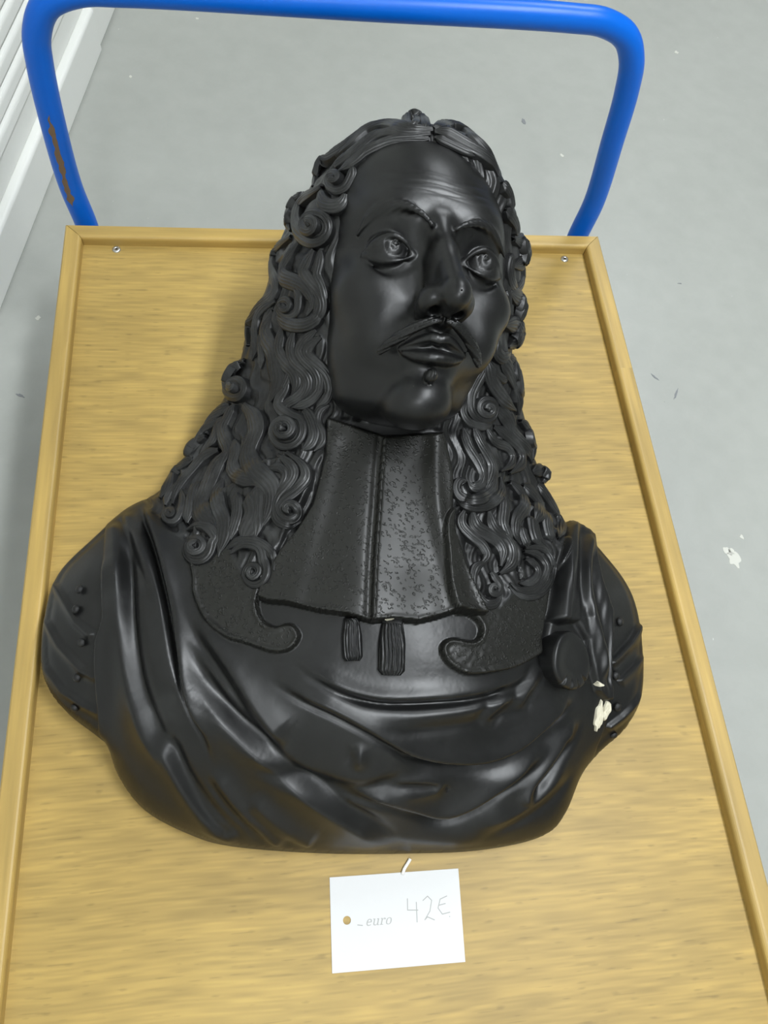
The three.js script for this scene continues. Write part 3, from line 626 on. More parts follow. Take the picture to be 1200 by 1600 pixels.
{ // left of the face, crown downwards
  const p = pen(400, 160, 6), k = 6;
  lock(p([[1250, 205], [1080, 225], [930, 330], [800, 430], [660, 530], [565, 650], [530, 780]]), 23);
  lock(p([[1250, 290], [1100, 315], [960, 420], [830, 530], [740, 600], [690, 690]]), 22);
  lock(p([[1200, 390], [1060, 440], [960, 520], [860, 590], [770, 640]]), 17);
  curl(p([[900, 590], [905, 680]]), at(p, 755, 735), 20, 0, 1.4, 14, { dome: 0.6 });
  lock(p([[600, 850], [640, 950], [730, 985], [810, 950], [840, 860]]), 19, { e0: 0.6, e1: 0.5, lift: 3 });
  curl(p([[610, 790], [480, 890], [395, 1000]]), at(p, 560, 1160), 30, 190, -1.9, 21, { dome: 0.5 });
  lock(p([[440, 850], [350, 920], [305, 1020], [295, 1120], [315, 1200]]), 15);
}
{
  const p = pen(360, 360, 6);
  lock(p([[560, 60], [450, 150], [400, 270], [395, 400], [430, 500], [410, 600], [290, 700], [195, 830], [150, 960], [155, 1080]]), 18);
  lock(p([[640, 110], [560, 230], [500, 350], [500, 440], [590, 485], [700, 520], [770, 610], [770, 700], [715, 790]]), 22);
  lock(p([[780, 180], [720, 300], [690, 400], [760, 500], [835, 600], [850, 720], [800, 820], [690, 870]]), 20);
  lock(p([[850, 190], [840, 320], [815, 420], [850, 520], [875, 640], [870, 760]]), 14);
  curl(p([[600, 520], [660, 620]]), at(p, 540, 720), 20, -40, 1.7, 15);
  lock(p([[860, 760], [790, 850], [690, 890], [540, 880], [430, 800]]), 18, { lift: 2 });
  lock(p([[420, 660], [310, 730], [250, 830], [235, 960], [240, 1100], [200, 1220]]), 17);
  lock(p([[400, 760], [360, 850], [330, 950], [355, 1050], [400, 1150], [420, 1280], [450, 1400], [420, 1500], [370, 1600]]), 28, { n: 5 });
  lock(p([[480, 900], [470, 1020], [460, 1130], [520, 1250], [600, 1350], [620, 1450], [570, 1560]]), 20);
  lock(p([[600, 940], [570, 1050], [570, 1150], [600, 1240], [690, 1330], [730, 1430], [690, 1540], [610, 1630]]), 18);
  lock(p([[800, 930], [700, 1040], [650, 1130], [690, 1220], [780, 1300], [830, 1400], [810, 1500], [720, 1600]]), 18);
  lock(p([[845, 1000], [745, 1080], [720, 1160], [800, 1250], [890, 1350], [930, 1450], [920, 1550], [870, 1650]]), 17);
  lock(p([[300, 940], [290, 1060], [300, 1180], [280, 1300]]), 15);
}
{
  const p = pen(320, 560, 5.4545);
  curl(p([[330, 20], [240, 70], [190, 160]]), at(p, 285, 250), 19, 185, -1.5, 17, { dome: 0.7 });
  curl(p([[690, 120], [700, 250], [640, 350], [640, 420], [720, 480], [800, 520]]), at(p, 690, 625), 30, -45, 2, 17);
  lock(p([[740, 70], [850, 130], [860, 240], [790, 330], [700, 390], [690, 450], [760, 520]]), 15);
  lock(p([[930, 100], [985, 210], [940, 320], [850, 390], [740, 420]]), 14);
  lock(p([[1010, 100], [1070, 220], [1040, 340], [960, 410]]), 13);
  lock(p([[850, 420], [910, 520], [930, 640], [900, 730], [820, 790]]), 16);
  lock(p([[1060, 400], [985, 450], [960, 540], [1000, 640], [1000, 720], [930, 790]]), 12);
  lock(p([[330, 400], [420, 510], [440, 620], [400, 720], [370, 830], [420, 940], [500, 1020], [560, 1110], [575, 1220], [560, 1340]]), 30, { n: 6 });
  lock(p([[250, 700], [260, 820], [240, 930], [300, 1010], [400, 1040], [480, 1080]]), 22);
  lock(p([[450, 1080], [450, 1200], [440, 1300], [430, 1420], [420, 1540]]), 27, { n: 5 });
  curl(p([[700, 800], [830, 900], [865, 1010], [790, 1120], [690, 1200]]), at(p, 735, 1295), 19, 190, -1.3, 16);
  lock(p([[620, 820], [740, 910], [760, 1000], [700, 1090], [630, 1170], [600, 1270], [630, 1380], [730, 1430], [820, 1390]]), 15);
  lock(p([[540, 940], [640, 930], [690, 980], [670, 1060], [610, 1130]]), 12);
  lock(p([[250, 390], [200, 500], [160, 600], [190, 700], [230, 790]]), 19);
  lock(p([[210, 400], [90, 480], [30, 560], [10, 640]]), 19);
  lock(p([[180, 500], [110, 580], [90, 680], [20, 760]]), 15);
  lock(p([[760, 60], [700, 200], [660, 300]]), 14);
}
{
  const p = pen(180, 640, 4.2857);
  lock(p([[790, 20], [715, 100], [720, 200], [755, 280], [700, 370], [620, 450]]), 16);
  lock(p([[700, 60], [610, 120], [555, 200], [500, 300]]), 18);
  lock(p([[690, 270], [600, 310], [520, 400], [450, 480], [400, 560], [385, 630]]), 19);
  lock(p([[600, 180], [500, 240], [475, 320]]), 15);
  lock(p([[520, 330], [430, 385], [375, 460], [345, 530], [300, 590]]), 20);
  lock(p([[480, 420], [430, 500], [370, 560], [335, 640]]), 15);
  curl(p([[440, 540], [455, 620]]), at(p, 372, 708), 14, -10, 1.6, 12);
  lock(p([[740, 280], [680, 380], [640, 470], [600, 560], [570, 650], [620, 740], [690, 790]]), 30, { n: 6 });
  lock(p([[720, 470], [685, 560], [690, 660], [725, 760], [725, 870], [690, 970]]), 24, { n: 5 });
  lock(p([[560, 480], [520, 580], [500, 680], [480, 760]]), 20);
  curl(p([[520, 780], [620, 790], [680, 860]]), at(p, 550, 930), 24, -20, 1.9, 16);
  lock(p([[480, 800], [580, 770], [670, 810], [700, 900], [690, 990]]), 11);
  lock(p([[860, 200], [880, 330], [950, 430], [1030, 540], [1030, 680], [970, 800]]), 20);
  lock(p([[900, 560], [930, 680], [900, 780], [850, 880]]), 30, { n: 5 });
  lock(p([[810, 560], [820, 680], [800, 780], [770, 870]]), 18);
  curl(p([[770, 960], [870, 900], [970, 930]]), at(p, 935, 1100), 22, -50, 1.9, 14);
  lock(p([[745, 930], [860, 870], [980, 900], [1055, 980], [1060, 1080]]), 13);
}
{ // right of the face
  const p = pen(740, 240, 4.2);
  lock(p([[190, 190], [235, 270], [248, 380]]), 19); lock(p([[215, 370], [270, 450], [285, 550]]), 18);
  lock(p([[270, 560], [330, 600], [335, 690], [260, 740]]), 22, { lift: 3 }); lock(p([[255, 660], [235, 760], [255, 860], [300, 900]]), 18);
  lock(p([[315, 720], [315, 830], [285, 900]]), 16); lock(p([[240, 910], [305, 970], [310, 1050], [265, 1110]]), 22, { lift: 3 });
  lock(p([[210, 1120], [285, 1130], [300, 1200], [235, 1270]]), 21, { lift: 3 }); lock(p([[165, 1230], [150, 1300], [195, 1350], [245, 1310]]), 17);
  lock(p([[230, 1330], [285, 1430], [305, 1540], [300, 1660]]), 22); lock(p([[215, 900], [225, 1000], [200, 1100]]), 15);
}
{
  const p = pen(680, 540, 5.4545);
  curl(p([[420, 110], [415, 220], [350, 330], [305, 420]]), at(p, 420, 540), 23, 185, -2, 15);
  lock(p([[270, 450], [235, 570], [300, 665], [420, 685], [510, 620]]), 13);
  lock(p([[440, 120], [465, 260], [525, 380], [600, 480], [690, 550]]), 20);
  lock(p([[560, 110], [640, 240], [685, 360], [710, 480], [715, 590]]), 25, { n: 5 });
  lock(p([[520, 530], [600, 620], [640, 720], [700, 800], [790, 900], [830, 1000]]), 22);
  lock(p([[430, 690], [500, 820], [600, 860], [655, 940], [640, 1020], [560, 1070]]), 14);
  lock(p([[330, 690], [380, 820], [450, 950], [485, 1050], [470, 1170], [420, 1250]]), 22);
  lock(p([[240, 710], [280, 860], [360, 1000], [400, 1100], [390, 1200]]), 17);
  lock(p([[500, 690], [620, 780], [715, 880], [735, 1000], [640, 1090]]), 17);
  lock(p([[735, 640], [795, 720], [830, 830], [835, 970]]), 15);
  lock(p([[830, 1080], [900, 1060], [945, 1100], [920, 1170]]), 17, { lift: 3 });
  lock(p([[620, 560], [660, 660], [640, 740]]), 12); lock(p([[480, 200], [560, 280], [620, 300]]), 12);
}
{
  const p = pen(680, 700, 5.4545);
  curl(p([[470, 130], [500, 250], [470, 370], [370, 440]]), at(p, 240, 320), 24, 75, 0.62, 17, { bead: 0, dome: 0.1 });
  lock(p([[380, 50], [400, 200], [390, 310], [320, 340], [275, 270]]), 15);
  lock(p([[560, 250], [560, 380], [480, 470], [370, 505], [250, 490], [165, 410]]), 14);
  lock(p([[250, 530], [220, 640], [300, 740], [400, 830], [440, 930], [370, 1000]]), 15);
  lock(p([[320, 540], [340, 660], [430, 730], [530, 800], [580, 900], [560, 1010]]), 20);
  lock(p([[460, 540], [500, 680], [600, 770], [650, 880], [640, 1000], [550, 1070]]), 20);
  lock(p([[600, 420], [580, 550], [570, 650], [610, 740], [650, 830]]), 21);
  lock(p([[640, 290], [740, 400], [760, 500], [690, 600], [680, 720], [730, 820]]), 19);
  lock(p([[430, 970], [345, 1020], [320, 1130], [360, 1250], [440, 1330], [530, 1310], [565, 1210]]), 14);
  curl(p([[470, 1060]]), at(p, 495, 1200), 13, -60, 1.2, 12);
  lock(p([[760, 880], [870, 910], [945, 1010], [920, 1130], [840, 1210], [720, 1215], [640, 1150]]), 13);
  lock(p([[770, 945], [850, 995], [875, 1080], [800, 1155], [715, 1150]]), 12);
  lock(p([[770, 850], [920, 860], [1005, 1000], [970, 1150], [870, 1255], [720, 1260], [630, 1180]]), 11);
  lock(p([[700, 1010], [735, 1060], [725, 1120]]), 11);
  lock(p([[750, 320], [850, 420], [890, 520], [850, 640]]), 23, { n: 5 });
  lock(p([[870, 310], [950, 420], [1010, 520], [1060, 620]]), 20);
  lock(p([[820, 590], [840, 720], [880, 830]]), 25, { n: 5 }); lock(p([[950, 550], [950, 680], [990, 800]]), 22); lock(p([[1030, 560], [1070, 650], [1055, 760]]), 16);
  lock(p([[730, 670], [755, 770], [790, 850]]), 18);
}
{ // the hanging sides of the hair: wavy strands from the rim down to the deck
  let area = 0; const n = outXZ.length; for (let i = 0; i < n; i++) { const a = outXZ[i], b = outXZ[(i + 1) % n]; area += a[0] * b[1] - b[0] * a[1]; }
  let run = 0;
  for (let i = 0; i < n; i++) {
    const a = outXZ[(i + n - 1) % n], q = outXZ[i], b = outXZ[(i + 1) % n]; run += Math.hypot(q[0] - a[0], q[1] - a[1]);
    if (q[2] < 0.085 || run < 0.014) continue;
    run = 0;
    const tx = b[0] - a[0], tz = b[1] - a[1], l = Math.hypot(tx, tz), s = area > 0 ? 1 : -1, nx = s * tz / l, nz = -s * tx / l, C = [], K = 36, ph = rnd() * 6, am = 0.004 + 0.004 * rnd();
    for (let k = 0; k <= K; k++) {
      const t = k / K, h = lerp(q[2] - 0.016, 0.006, t), d = am * Math.sin(ph + t * q[2] * 70), c = [0, 0, 0.013 * sstep(0, 0.15, t) * lerp(0.35, 1, sstep(0, 0.2, 1 - t)), 0];
      c.P = [q[0] + tx / l * d - nx * 0.002, DECK + h, q[1] + tz / l * d - nz * 0.002]; c.N = [nx, 0.05, nz]; C.push(c);
    }
    addLock(C, 20, { wall: true, hgt: 0.55 });
  }
}
{ // crown
  const p = pen(540, 160, 4);
  curl(p([[480, 190], [495, 140]]), at(p, 420, 120), 16, -20, -1.3, 15, { dome: 0.3 });
  lock(p([[545, 165], [430, 175], [330, 140], [230, 135], [130, 170], [40, 245], [-60, 330]]), 21); lock(p([[530, 195], [400, 195], [280, 185], [170, 222], [60, 310], [-40, 390]]), 18); lock(p([[520, 225], [400, 232], [280, 245], [160, 292], [80, 345], [0, 410]]), 16);
  lock(p([[550, 160], [620, 135], [715, 155], [810, 230], [890, 315], [945, 410]]), 22); lock(p([[555, 180], [640, 190], [740, 250], [850, 318], [920, 380], [960, 460]]), 18); lock(p([[560, 215], [640, 255], [740, 300], [830, 335]]), 12);
}
//<HEAD
// ------------------------------------------------------------------ BUST: head, modelled as one continuous surface in the head's frame (mm)
const smin = (a, b, k) => { const h = Math.max(k - Math.abs(a - b), 0) / k; return Math.min(a, b) - h * h * k * 0.25; };
const smax = (a, b, k) => -smin(-a, -b, k);
const ell = (x, y, z, cx, cy, cz, rx, ry, rz) => {
  const a = (x - cx) / rx, b = (y - cy) / ry, c = (z - cz) / rz, k0 = Math.sqrt(a * a + b * b + c * c);
  const k1 = Math.sqrt((a / rx) ** 2 + (b / ry) ** 2 + (c / rz) ** 2); return k1 < 1e-9 ? -Math.min(rx, ry, rz) : k0 * (k0 - 1) / k1;
};
function cap(x, y, z, A, B, ra, rb) {
  const bx = B[0] - A[0], by = B[1] - A[1], bz = B[2] - A[2], px = x - A[0], py = y - A[1], pz = z - A[2];
  const t = clamp((px * bx + py * by + pz * bz) / (bx * bx + by * by + bz * bz), 0, 1);
  return Math.hypot(px - bx * t, py - by * t, pz - bz * t) - lerp(ra, rb, t);
}
function chain(P) {                     // [x, y, z, r] points -> distance function with a bounding ball
  const C = spline(P, 4); let cx = 0, cy = 0, cz = 0; for (const q of C) { cx += q[0]; cy += q[1]; cz += q[2]; } cx /= C.length; cy /= C.length; cz /= C.length;
  let R = 0; for (const q of C) R = Math.max(R, Math.hypot(q[0] - cx, q[1] - cy, q[2] - cz) + q[3]);
  return (x, y, z) => {
    const far = Math.hypot(x - cx, y - cy, z - cz) - R; if (far > 9) return far;
    let d = 1e9; for (let i = 0; i < C.length - 1; i++) d = Math.min(d, cap(x, y, z, C[i], C[i + 1], C[i][3], C[i + 1][3])); return d;
  };
}
const browC = [], upLid = [], loLid = [], crease = [], bag = [], tache = [], fold1 = [], ala = [];
for (const s of [-1, 1]) {
  const bd = s < 0 ? 2 : -2;
  browC.push(chain([[s * 9, 13, 93, 1.4], [s * 16, 18 + bd * 0.5, 93, 2.2], [s * 27, 22.5 + bd, 89, 2.6], [s * 38, 23 + bd, 82, 2.3], [s * 48, 19 + bd, 73, 1.6], [s * 57, 10, 62, 0.7]]));
  upLid.push(chain([[s * 18.5, -4, 78, 1.1], [s * 24.5, 2.2, 81.8, 1.8], [s * 34, 5.9, 82.4, 2.1], [s * 43.5, 2.8, 76.4, 1.9], [s * 52, -4.5, 66, 1.2]]));
  loLid.push(chain([[s * 18.5, -4.5, 78, 0.9], [s * 25.5, -9, 80, 1.3], [s * 34, -11, 79.5, 1.5], [s * 43, -9.5, 74.5, 1.4], [s * 51.5, -5, 66, 1.0]]));
  crease.push(chain([[s * 20, 5.5, 82, 0.6], [s * 27, 9.5, 84, 0.8], [s * 36, 11.5, 82, 0.8], [s * 45, 8, 75, 0.7], [s * 53, 0, 65, 0.5]]));
  bag.push(chain([[s * 20, -12, 80, 0.5], [s * 29, -17, 79, 0.7], [s * 39, -17, 73, 0.6], [s * 47, -12, 66, 0.4]]));
  tache.push(chain([[s * 2.5, -56, 107.5, 1.8], [s * 8, -56.5, 106.5, 3.0], [s * 16, -59.5, 101.5, 3.7], [s * 25, -65, 94.5, 3.9], [s * 32, -70.5, 87.5, 3.6], [s * 36.5, -75, 82, 2.2]]));
  fold1.push(chain([[s * 21, -40, 98, 1.6], [s * 28, -52, 93, 2.2], [s * 35, -64, 86, 2.6], [s * 39, -78, 78, 2.4], [s * 38, -92, 71, 1.4]]));
}
const mouthGap = chain([[-25, -73.5, 89, 0.8], [-16, -72, 96, 1.2], [-7, -70.4, 101, 1.4], [0, -71.6, 102.5, 1.4], [7, -70.4, 101, 1.4], [16, -72, 96, 1.2], [25, -73.5, 89, 0.8]]);
const upLip = chain([[-24, -72.5, 87.5, 1.6], [-14, -68.2, 94.5, 3.4], [-5, -65.6, 100.2, 4.2], [0, -66.8, 100.6, 4.2], [5, -65.6, 100.2, 4.2], [14, -68.2, 94.5, 3.4], [24, -72.5, 87.5, 1.6]]);
const loLip = chain([[-20, -75, 89, 1.8], [-12, -77.4, 94, 3.8], [-4, -78.4, 97.2, 4.8], [4, -78.4, 97.2, 4.8], [12, -77.4, 94, 3.8], [20, -75, 89, 1.8]]);
const wrinkles = [[37, 0.35], [43, 0.5], [50, 0.4]];
function headSDF(x, y, z) {
  x += 0.0009 * (y + 25) * (y + 25);   // the face is not quite straight
  const ax = Math.abs(x), sd = x < 0 ? 0 : 1;
  let d = ell(x, y, z, 0, 22, -8, 74, 86, 88);
  d = smin(d, ell(x, y, z, 0, 42, 28, 58, 50, 55), 26);            // forehead
  d = smin(d, ell(ax, y, z, 26, 27, 59, 25, 16, 26), 16);          // brow mass
  d = smin(d, ell(x, y, z, -3, -22, 26, 66, 56, 52), 22);           // mid face
  d = smin(d, ell(x, y, z, -6, -64, 24, 59, 44, 47), 22);           // jaw
  d = smin(d, ell(ax, y, z, 43, -27, 49, 23, 20, 23), 14);         // cheek bones
  d = smin(d, ell(ax, y, z, 35, -53, 56, 20, 24, 22), 12);         // soft cheeks
  d = smin(d, ell(x, y, z, 0, -68, 62, 32, 28, 34), 14);           // mouth mound
  d = smin(d, ell(x, y, z, 0, -105, 68, 25, 17, 24), 16);          // chin
  d = smin(d, ell(x, y, z, 0, -102, 80, 16, 13, 13), 10);
  d = smin(d, ell(x, y, z, -5, -94, 22, 48, 18, 40), 16);           // under the jaw
  if (y < -60) d = smin(d, cap(x, y, z, [0, -80, -14], [0, -150, -40], 44, 40), 12);
  if (z > 30) {
    if (y > -30 && y < 40 && ax < 70) {
      d = smax(d, -ell(ax, y, z, 34, 0, 98, 21, 12.5, 21), 13);    // sockets
      d = smax(d, -ell(ax, y, z, 18, 3, 99, 9, 11, 12), 9);
    }
    // nose
    d = smin(d, cap(x, y, z, [0, 14, 84], [0, -8, 98], 7.5, 6.6), 12);
    d = smin(d, cap(x, y, z, [0, -6, 98.5], [2, -37, 119], 6.6, 8.6), 9);
    d = smin(d, cap(x, y, z, [0, -14, 88], [0, -42, 97], 10, 14), 12);
    d = smin(d, ell(x, y, z, 3, -42.5, 122.5, 9.2, 9, 10), 7);
    d = smin(d, ell(ax, y, z, 13, -43, 103, 7.2, 8.5, 14), 9);
    d = smin(d, cap(x, y, z, [2.5, -47, 121], [0.5, -53, 102], 4.2, 4.2), 4);
    d = smax(d, -cap(ax, y, z, [7.6, -54, 112], [9, -43, 103], 4.0, 3.0), 2.5);
    d = smax(d, -cap(ax, y, z, [21.5, -36, 106], [20.5, -50, 101], 1.0, 1.3), 4);
    d = smax(d, -fold1[sd](x, y, z), 7);
    // eyes
    if (y > -34 && y < 34) {
      const ex = ax - 34.5, ey = y + 1.5, ez = z - 65.5, R = Math.hypot(ex, ey, ez);
      let e = R - 15.8;
      const gx = ax - 34.5 - (x < 0 ? -1 : 1) * 1.6, ir = Math.hypot(gx, y + 0.6);
      if (ez > 0) { e += 0.35 * Math.exp(-(((ir - 6.6) / 0.8) ** 2)); if (ir < 3) e += 0.8 * (1 - (ir / 3) ** 2); if (Math.hypot(gx + 0.8, y - 1.2) < 1.4) e -= 0.9; }
      d = smin(d, e, 1.5);
      d = smin(d, upLid[sd](x, y, z), 3); d = smin(d, loLid[sd](x, y, z) + 0.3, 4.2);
      d = smax(d, -crease[sd](x, y, z), 2.6); d = smax(d, -bag[sd](x, y, z) - 0.4, 6);
      let b = browC[sd](x, y, z); if (b < 6) { b += 0.15 * Math.sin((ax * 0.7 + y * 1.1) * 1.4); d = smin(d, b, 4.5); }
    }
    // mouth
    if (y < -44 && y > -104) {
      d = smin(d, upLip(x, y, z), 3.5); d = smin(d, loLip(x, y, z), 4);
      d = smax(d, -mouthGap(x, y, z), 1.8);
      d = smax(d, -cap(x, y, z, [-11, -88.5, 98], [11, -88.5, 98], 2.4, 2.4), 9);
      d = smax(d, -cap(x, y, z, [0, -54, 108], [0, -61, 107.5], 1.2, 1.8), 3);
      d = smax(d, -ell(ax, y, z, 29, -76, 89, 3, 3.4, 4), 5);
      let b = tache[sd](x, y, z); if (b < 6) { b += 0.45 * Math.sin((ax * 0.5 + y * 1.1) * 2.3); d = smin(d, b, 1.6); }
      let g = ell(x, y, z, 0, -89.5, 95, 4.4, 5.2, 6); g += 0.35 * Math.sin(x * 2.4); d = smin(d, g, 2);
    }
    if (y > 34 && y < 60) for (const [wy, a] of wrinkles) { const q = y - wy - 0.0018 * x * x + 1.2 * Math.sin(x * 0.09 + wy); d += a * Math.exp(-q * q / 2.2) * sstep(46, 26, ax); }
  }
  return d;
}
function surfaceNet(f, lo, hi, cell) {
  const nx = Math.ceil((hi[0] - lo[0]) / cell) + 1, ny = Math.ceil((hi[1] - lo[1]) / cell) + 1, nz = Math.ceil((hi[2] - lo[2]) / cell) + 1;
  const V = new Float32Array(nx * ny * nz), B = 6, hd = B * cell * 0.87;
  const at = (i, j, k) => (k * ny + j) * nx + i;
  for (let k = 0; k < nz; k += B) for (let j = 0; j < ny; j += B) for (let i = 0; i < nx; i += B) {
    const c = f(lo[0] + (i + B / 2) * cell, lo[1] + (j + B / 2) * cell, lo[2] + (k + B / 2) * cell), skip = Math.abs(c) > hd * 1.7 + 2;
    for (let c2 = k; c2 < Math.min(nz, k + B); c2++) for (let b = j; b < Math.min(ny, j + B); b++) for (let a = i; a < Math.min(nx, i + B); a++) V[at(a, b, c2)] = skip ? c : f(lo[0] + a * cell, lo[1] + b * cell, lo[2] + c2 * cell);
  }
  const id = new Int32Array(nx * ny * nz).fill(-1), P = [];
  const E = [[0, 0, 0, 1, 0, 0], [0, 1, 0, 1, 1, 0], [0, 0, 1, 1, 0, 1], [0, 1, 1, 1, 1, 1], [0, 0, 0, 0, 1, 0], [1, 0, 0, 1, 1, 0], [0, 0, 1, 0, 1, 1], [1, 0, 1, 1, 1, 1], [0, 0, 0, 0, 0, 1], [1, 0, 0, 1, 0, 1], [0, 1, 0, 0, 1, 1], [1, 1, 0, 1, 1, 1]];
  for (let k = 0; k < nz - 1; k++) for (let j = 0; j < ny - 1; j++) for (let i = 0; i < nx - 1; i++) {
    let n = 0, x = 0, y = 0, z = 0; const s0 = V[at(i, j, k)] < 0;
    if ((V[at(i + 1, j, k)] < 0) === s0 && (V[at(i, j + 1, k)] < 0) === s0 && (V[at(i, j, k + 1)] < 0) === s0 && (V[at(i + 1, j + 1, k)] < 0) === s0 && (V[at(i + 1, j, k + 1)] < 0) === s0 && (V[at(i, j + 1, k + 1)] < 0) === s0 && (V[at(i + 1, j + 1, k + 1)] < 0) === s0) continue;
    for (const e of E) {
      const a = V[at(i + e[0], j + e[1], k + e[2])], b = V[at(i + e[3], j + e[4], k + e[5])]; if ((a < 0) === (b < 0)) continue;
      const t = a / (a - b); x += e[0] + (e[3] - e[0]) * t; y += e[1] + (e[4] - e[1]) * t; z += e[2] + (e[5] - e[2]) * t; n++;
    }
    id[at(i, j, k)] = P.length / 3; P.push(lo[0] + (i + x / n) * cell, lo[1] + (j + y / n) * cell, lo[2] + (k + z / n) * cell);
  }
  const I = [];
  const quad = (a, b, c, d, flip) => { if (a < 0 || b < 0 || c < 0 || d < 0) return; flip ? I.push(a, c, b, a, d, c) : I.push(a, b, c, a, c, d); };
  for (let k = 1; k < nz - 1; k++) for (let j = 1; j < ny - 1; j++) for (let i = 1; i < nx - 1; i++) {
    const s = V[at(i, j, k)] < 0;
    if (s !== V[at(i + 1, j, k)] < 0) quad(id[at(i, j - 1, k - 1)], id[at(i, j, k - 1)], id[at(i, j, k)], id[at(i, j - 1, k)], !s);
    if (s !== V[at(i, j + 1, k)] < 0) quad(id[at(i - 1, j, k - 1)], id[at(i - 1, j, k)], id[at(i, j, k)], id[at(i, j, k - 1)], !s);
    if (s !== V[at(i, j, k + 1)] < 0) quad(id[at(i - 1, j - 1, k)], id[at(i, j - 1, k)], id[at(i, j, k)], id[at(i - 1, j, k)], !s);
  }
  return { P, I };
}
{
  const { P, I } = surfaceNet((x, y, z) => Math.max(headSDF(x, y, z), -12 - z), [-84, -150, -20], [84, 112, 132], 1.25);
  const n = P.length / 3, pos = new Float32Array(P.length), nor = new Float32Array(P.length), uv = new Float32Array(n * 2), v = new THREE.Vector3(), q = new THREE.Vector3(), e = 0.6;
  const nm = new THREE.Matrix3().getNormalMatrix(headM.clone().multiply(new THREE.Matrix4().makeScale(HS, HS * HSY, HS)));
  for (let i = 0; i < n; i++) {
    const x = P[i * 3], y = P[i * 3 + 1], z = P[i * 3 + 2];
    headAt(x, y, z).toArray(pos, i * 3);
    q.set(headSDF(x + e, y, z) - headSDF(x - e, y, z), headSDF(x, y + e, z) - headSDF(x, y - e, z), headSDF(x, y, z + e) - headSDF(x, y, z - e)).normalize().applyMatrix3(nm).normalize().toArray(nor, i * 3);
    uv[i * 2] = x * HS; uv[i * 2 + 1] = y * HS;
  }
  const g = new THREE.BufferGeometry(); g.setAttribute('position', new THREE.BufferAttribute(pos, 3)); g.setAttribute('normal', new THREE.BufferAttribute(nor, 3)); g.setAttribute('uv', new THREE.BufferAttribute(uv, 2)); g.setIndex(I);
  mesh('head', g, black, bust, 'face turned aside with moustache and small chin tuft');
}
//HEAD>
//<REST
// ------------------------------------------------------------------ BUST: tassels, roll of cloth at the strap, bare plaster chips
for (const [a, b, w] of [[[549, 966], [551, 1033], 33], [[613, 967], [611, 1055], 44]]) {
  const C = spline([a, [(a[0] + b[0]) / 2, (a[1] + b[1]) / 2], b], 2), n = C.length;
  addLock(C.map(([x, y], i) => { const t = i / (n - 1); return [x, y, w / 1.3 * (0.74 + 0.26 * sstep(0, 0.5, t)) * (0.72 + 0.28 * sstep(0, 0.14, 1 - t)), 1.5]; }), w, { on: bust, name: 'tassel', hgt: 0.8, groove: 0.16, n: 8 });
}
function patch(cx, cy, edge, rise, name, mat, parent, label, rings = 14, seg = 72) {   // a raised lobe: edge(angle) in picture pixels, rise(r, angle) in metres
  const pos = [], idx = [], uv = [];
  for (let i = 0; i <= rings; i++) for (let k = 0; k < seg; k++) {
    const a = k / seg * Math.PI * 2, r = i / rings, e = edge(a), q = onBase(cx + e[0] * r, cy + e[1] * r), n = baseN(q[0], q[2], 0.012), h = i === rings ? -0.004 : rise(r, a);
    pos.push(q[0] + n[0] * h, q[1] + n[1] * h, q[2] + n[2] * h); uv.push(q[0], q[2]);
    if (i < rings) { const p = i * seg + k, p2 = i * seg + (k + 1) % seg; idx.push(p, p2, p + seg, p2, p2 + seg, p + seg); }
  }
  const g = new THREE.BufferGeometry(); g.setAttribute('position', new THREE.Float32BufferAttribute(pos, 3)); g.setAttribute('uv', new THREE.Float32BufferAttribute(uv, 2)); g.setIndex(idx); g.computeVertexNormals();
  return mesh(name, g, mat, parent, label);
}
FORM = HB;
patch(878, 1031, (a) => [34 * Math.cos(a) * (1 + 0.08 * Math.sin(a)) + 3 * Math.sin(a), 46 * Math.sin(a)], (r, a) => {
  let h = 0.0125 * Math.sqrt(Math.max(0, 1 - (r * 0.985) ** 12)) - 0.003 * r * Math.cos(a); const s = Math.sin(a);
  if (s > 0.55) h -= 0.005 * sstep(0.55, 0.85, r) * Math.pow(Math.max(0, Math.cos(a * 14 + 0.6)), 8);
  return h + 0.0015 * sstep(0.3, 0.9, r) * (1 - sstep(0.9, 1, r));
}, 'cloth_fold', black, bust, 'pleated end of a rolled cloth', 24, 120);
FORM = DRESSED;
const jag = (s, rx, ry) => (a) => { const k = 0.72 + 0.56 * noise(s + 2.2 * Math.cos(a) + 5, 2.2 * Math.sin(a) + s); return [rx * k * Math.cos(a), ry * k * Math.sin(a)]; };
const chipRise = (r, a) => 0.0012 + 0.0022 * noise(3 * r * Math.cos(a) + 9, 3 * r * Math.sin(a));
patch(935, 1119, (a) => { const e = jag(3, 6.5, 24)(a); return [e[0] - 0.14 * e[1], e[1]]; }, chipRise, 'bare_plaster', chipMat, bust, 'bare white plaster where the edge broke off');
patch(946, 1108, (a) => { const e = jag(6, 5, 15)(a); return [e[0] - 0.2 * e[1], e[1]]; }, chipRise, 'bare_plaster', chipMat, bust, 'bare white plaster where the edge broke off');
patch(935, 1069, jag(8, 7, 3), () => 0.002, 'bare_plaster', chipMat, bust, 'small bare plaster chip');
patch(608, 966, jag(5, 7.5, 3.4), () => 0.0022, 'bare_plaster', chipMat, bust, 'small bare plaster chip');

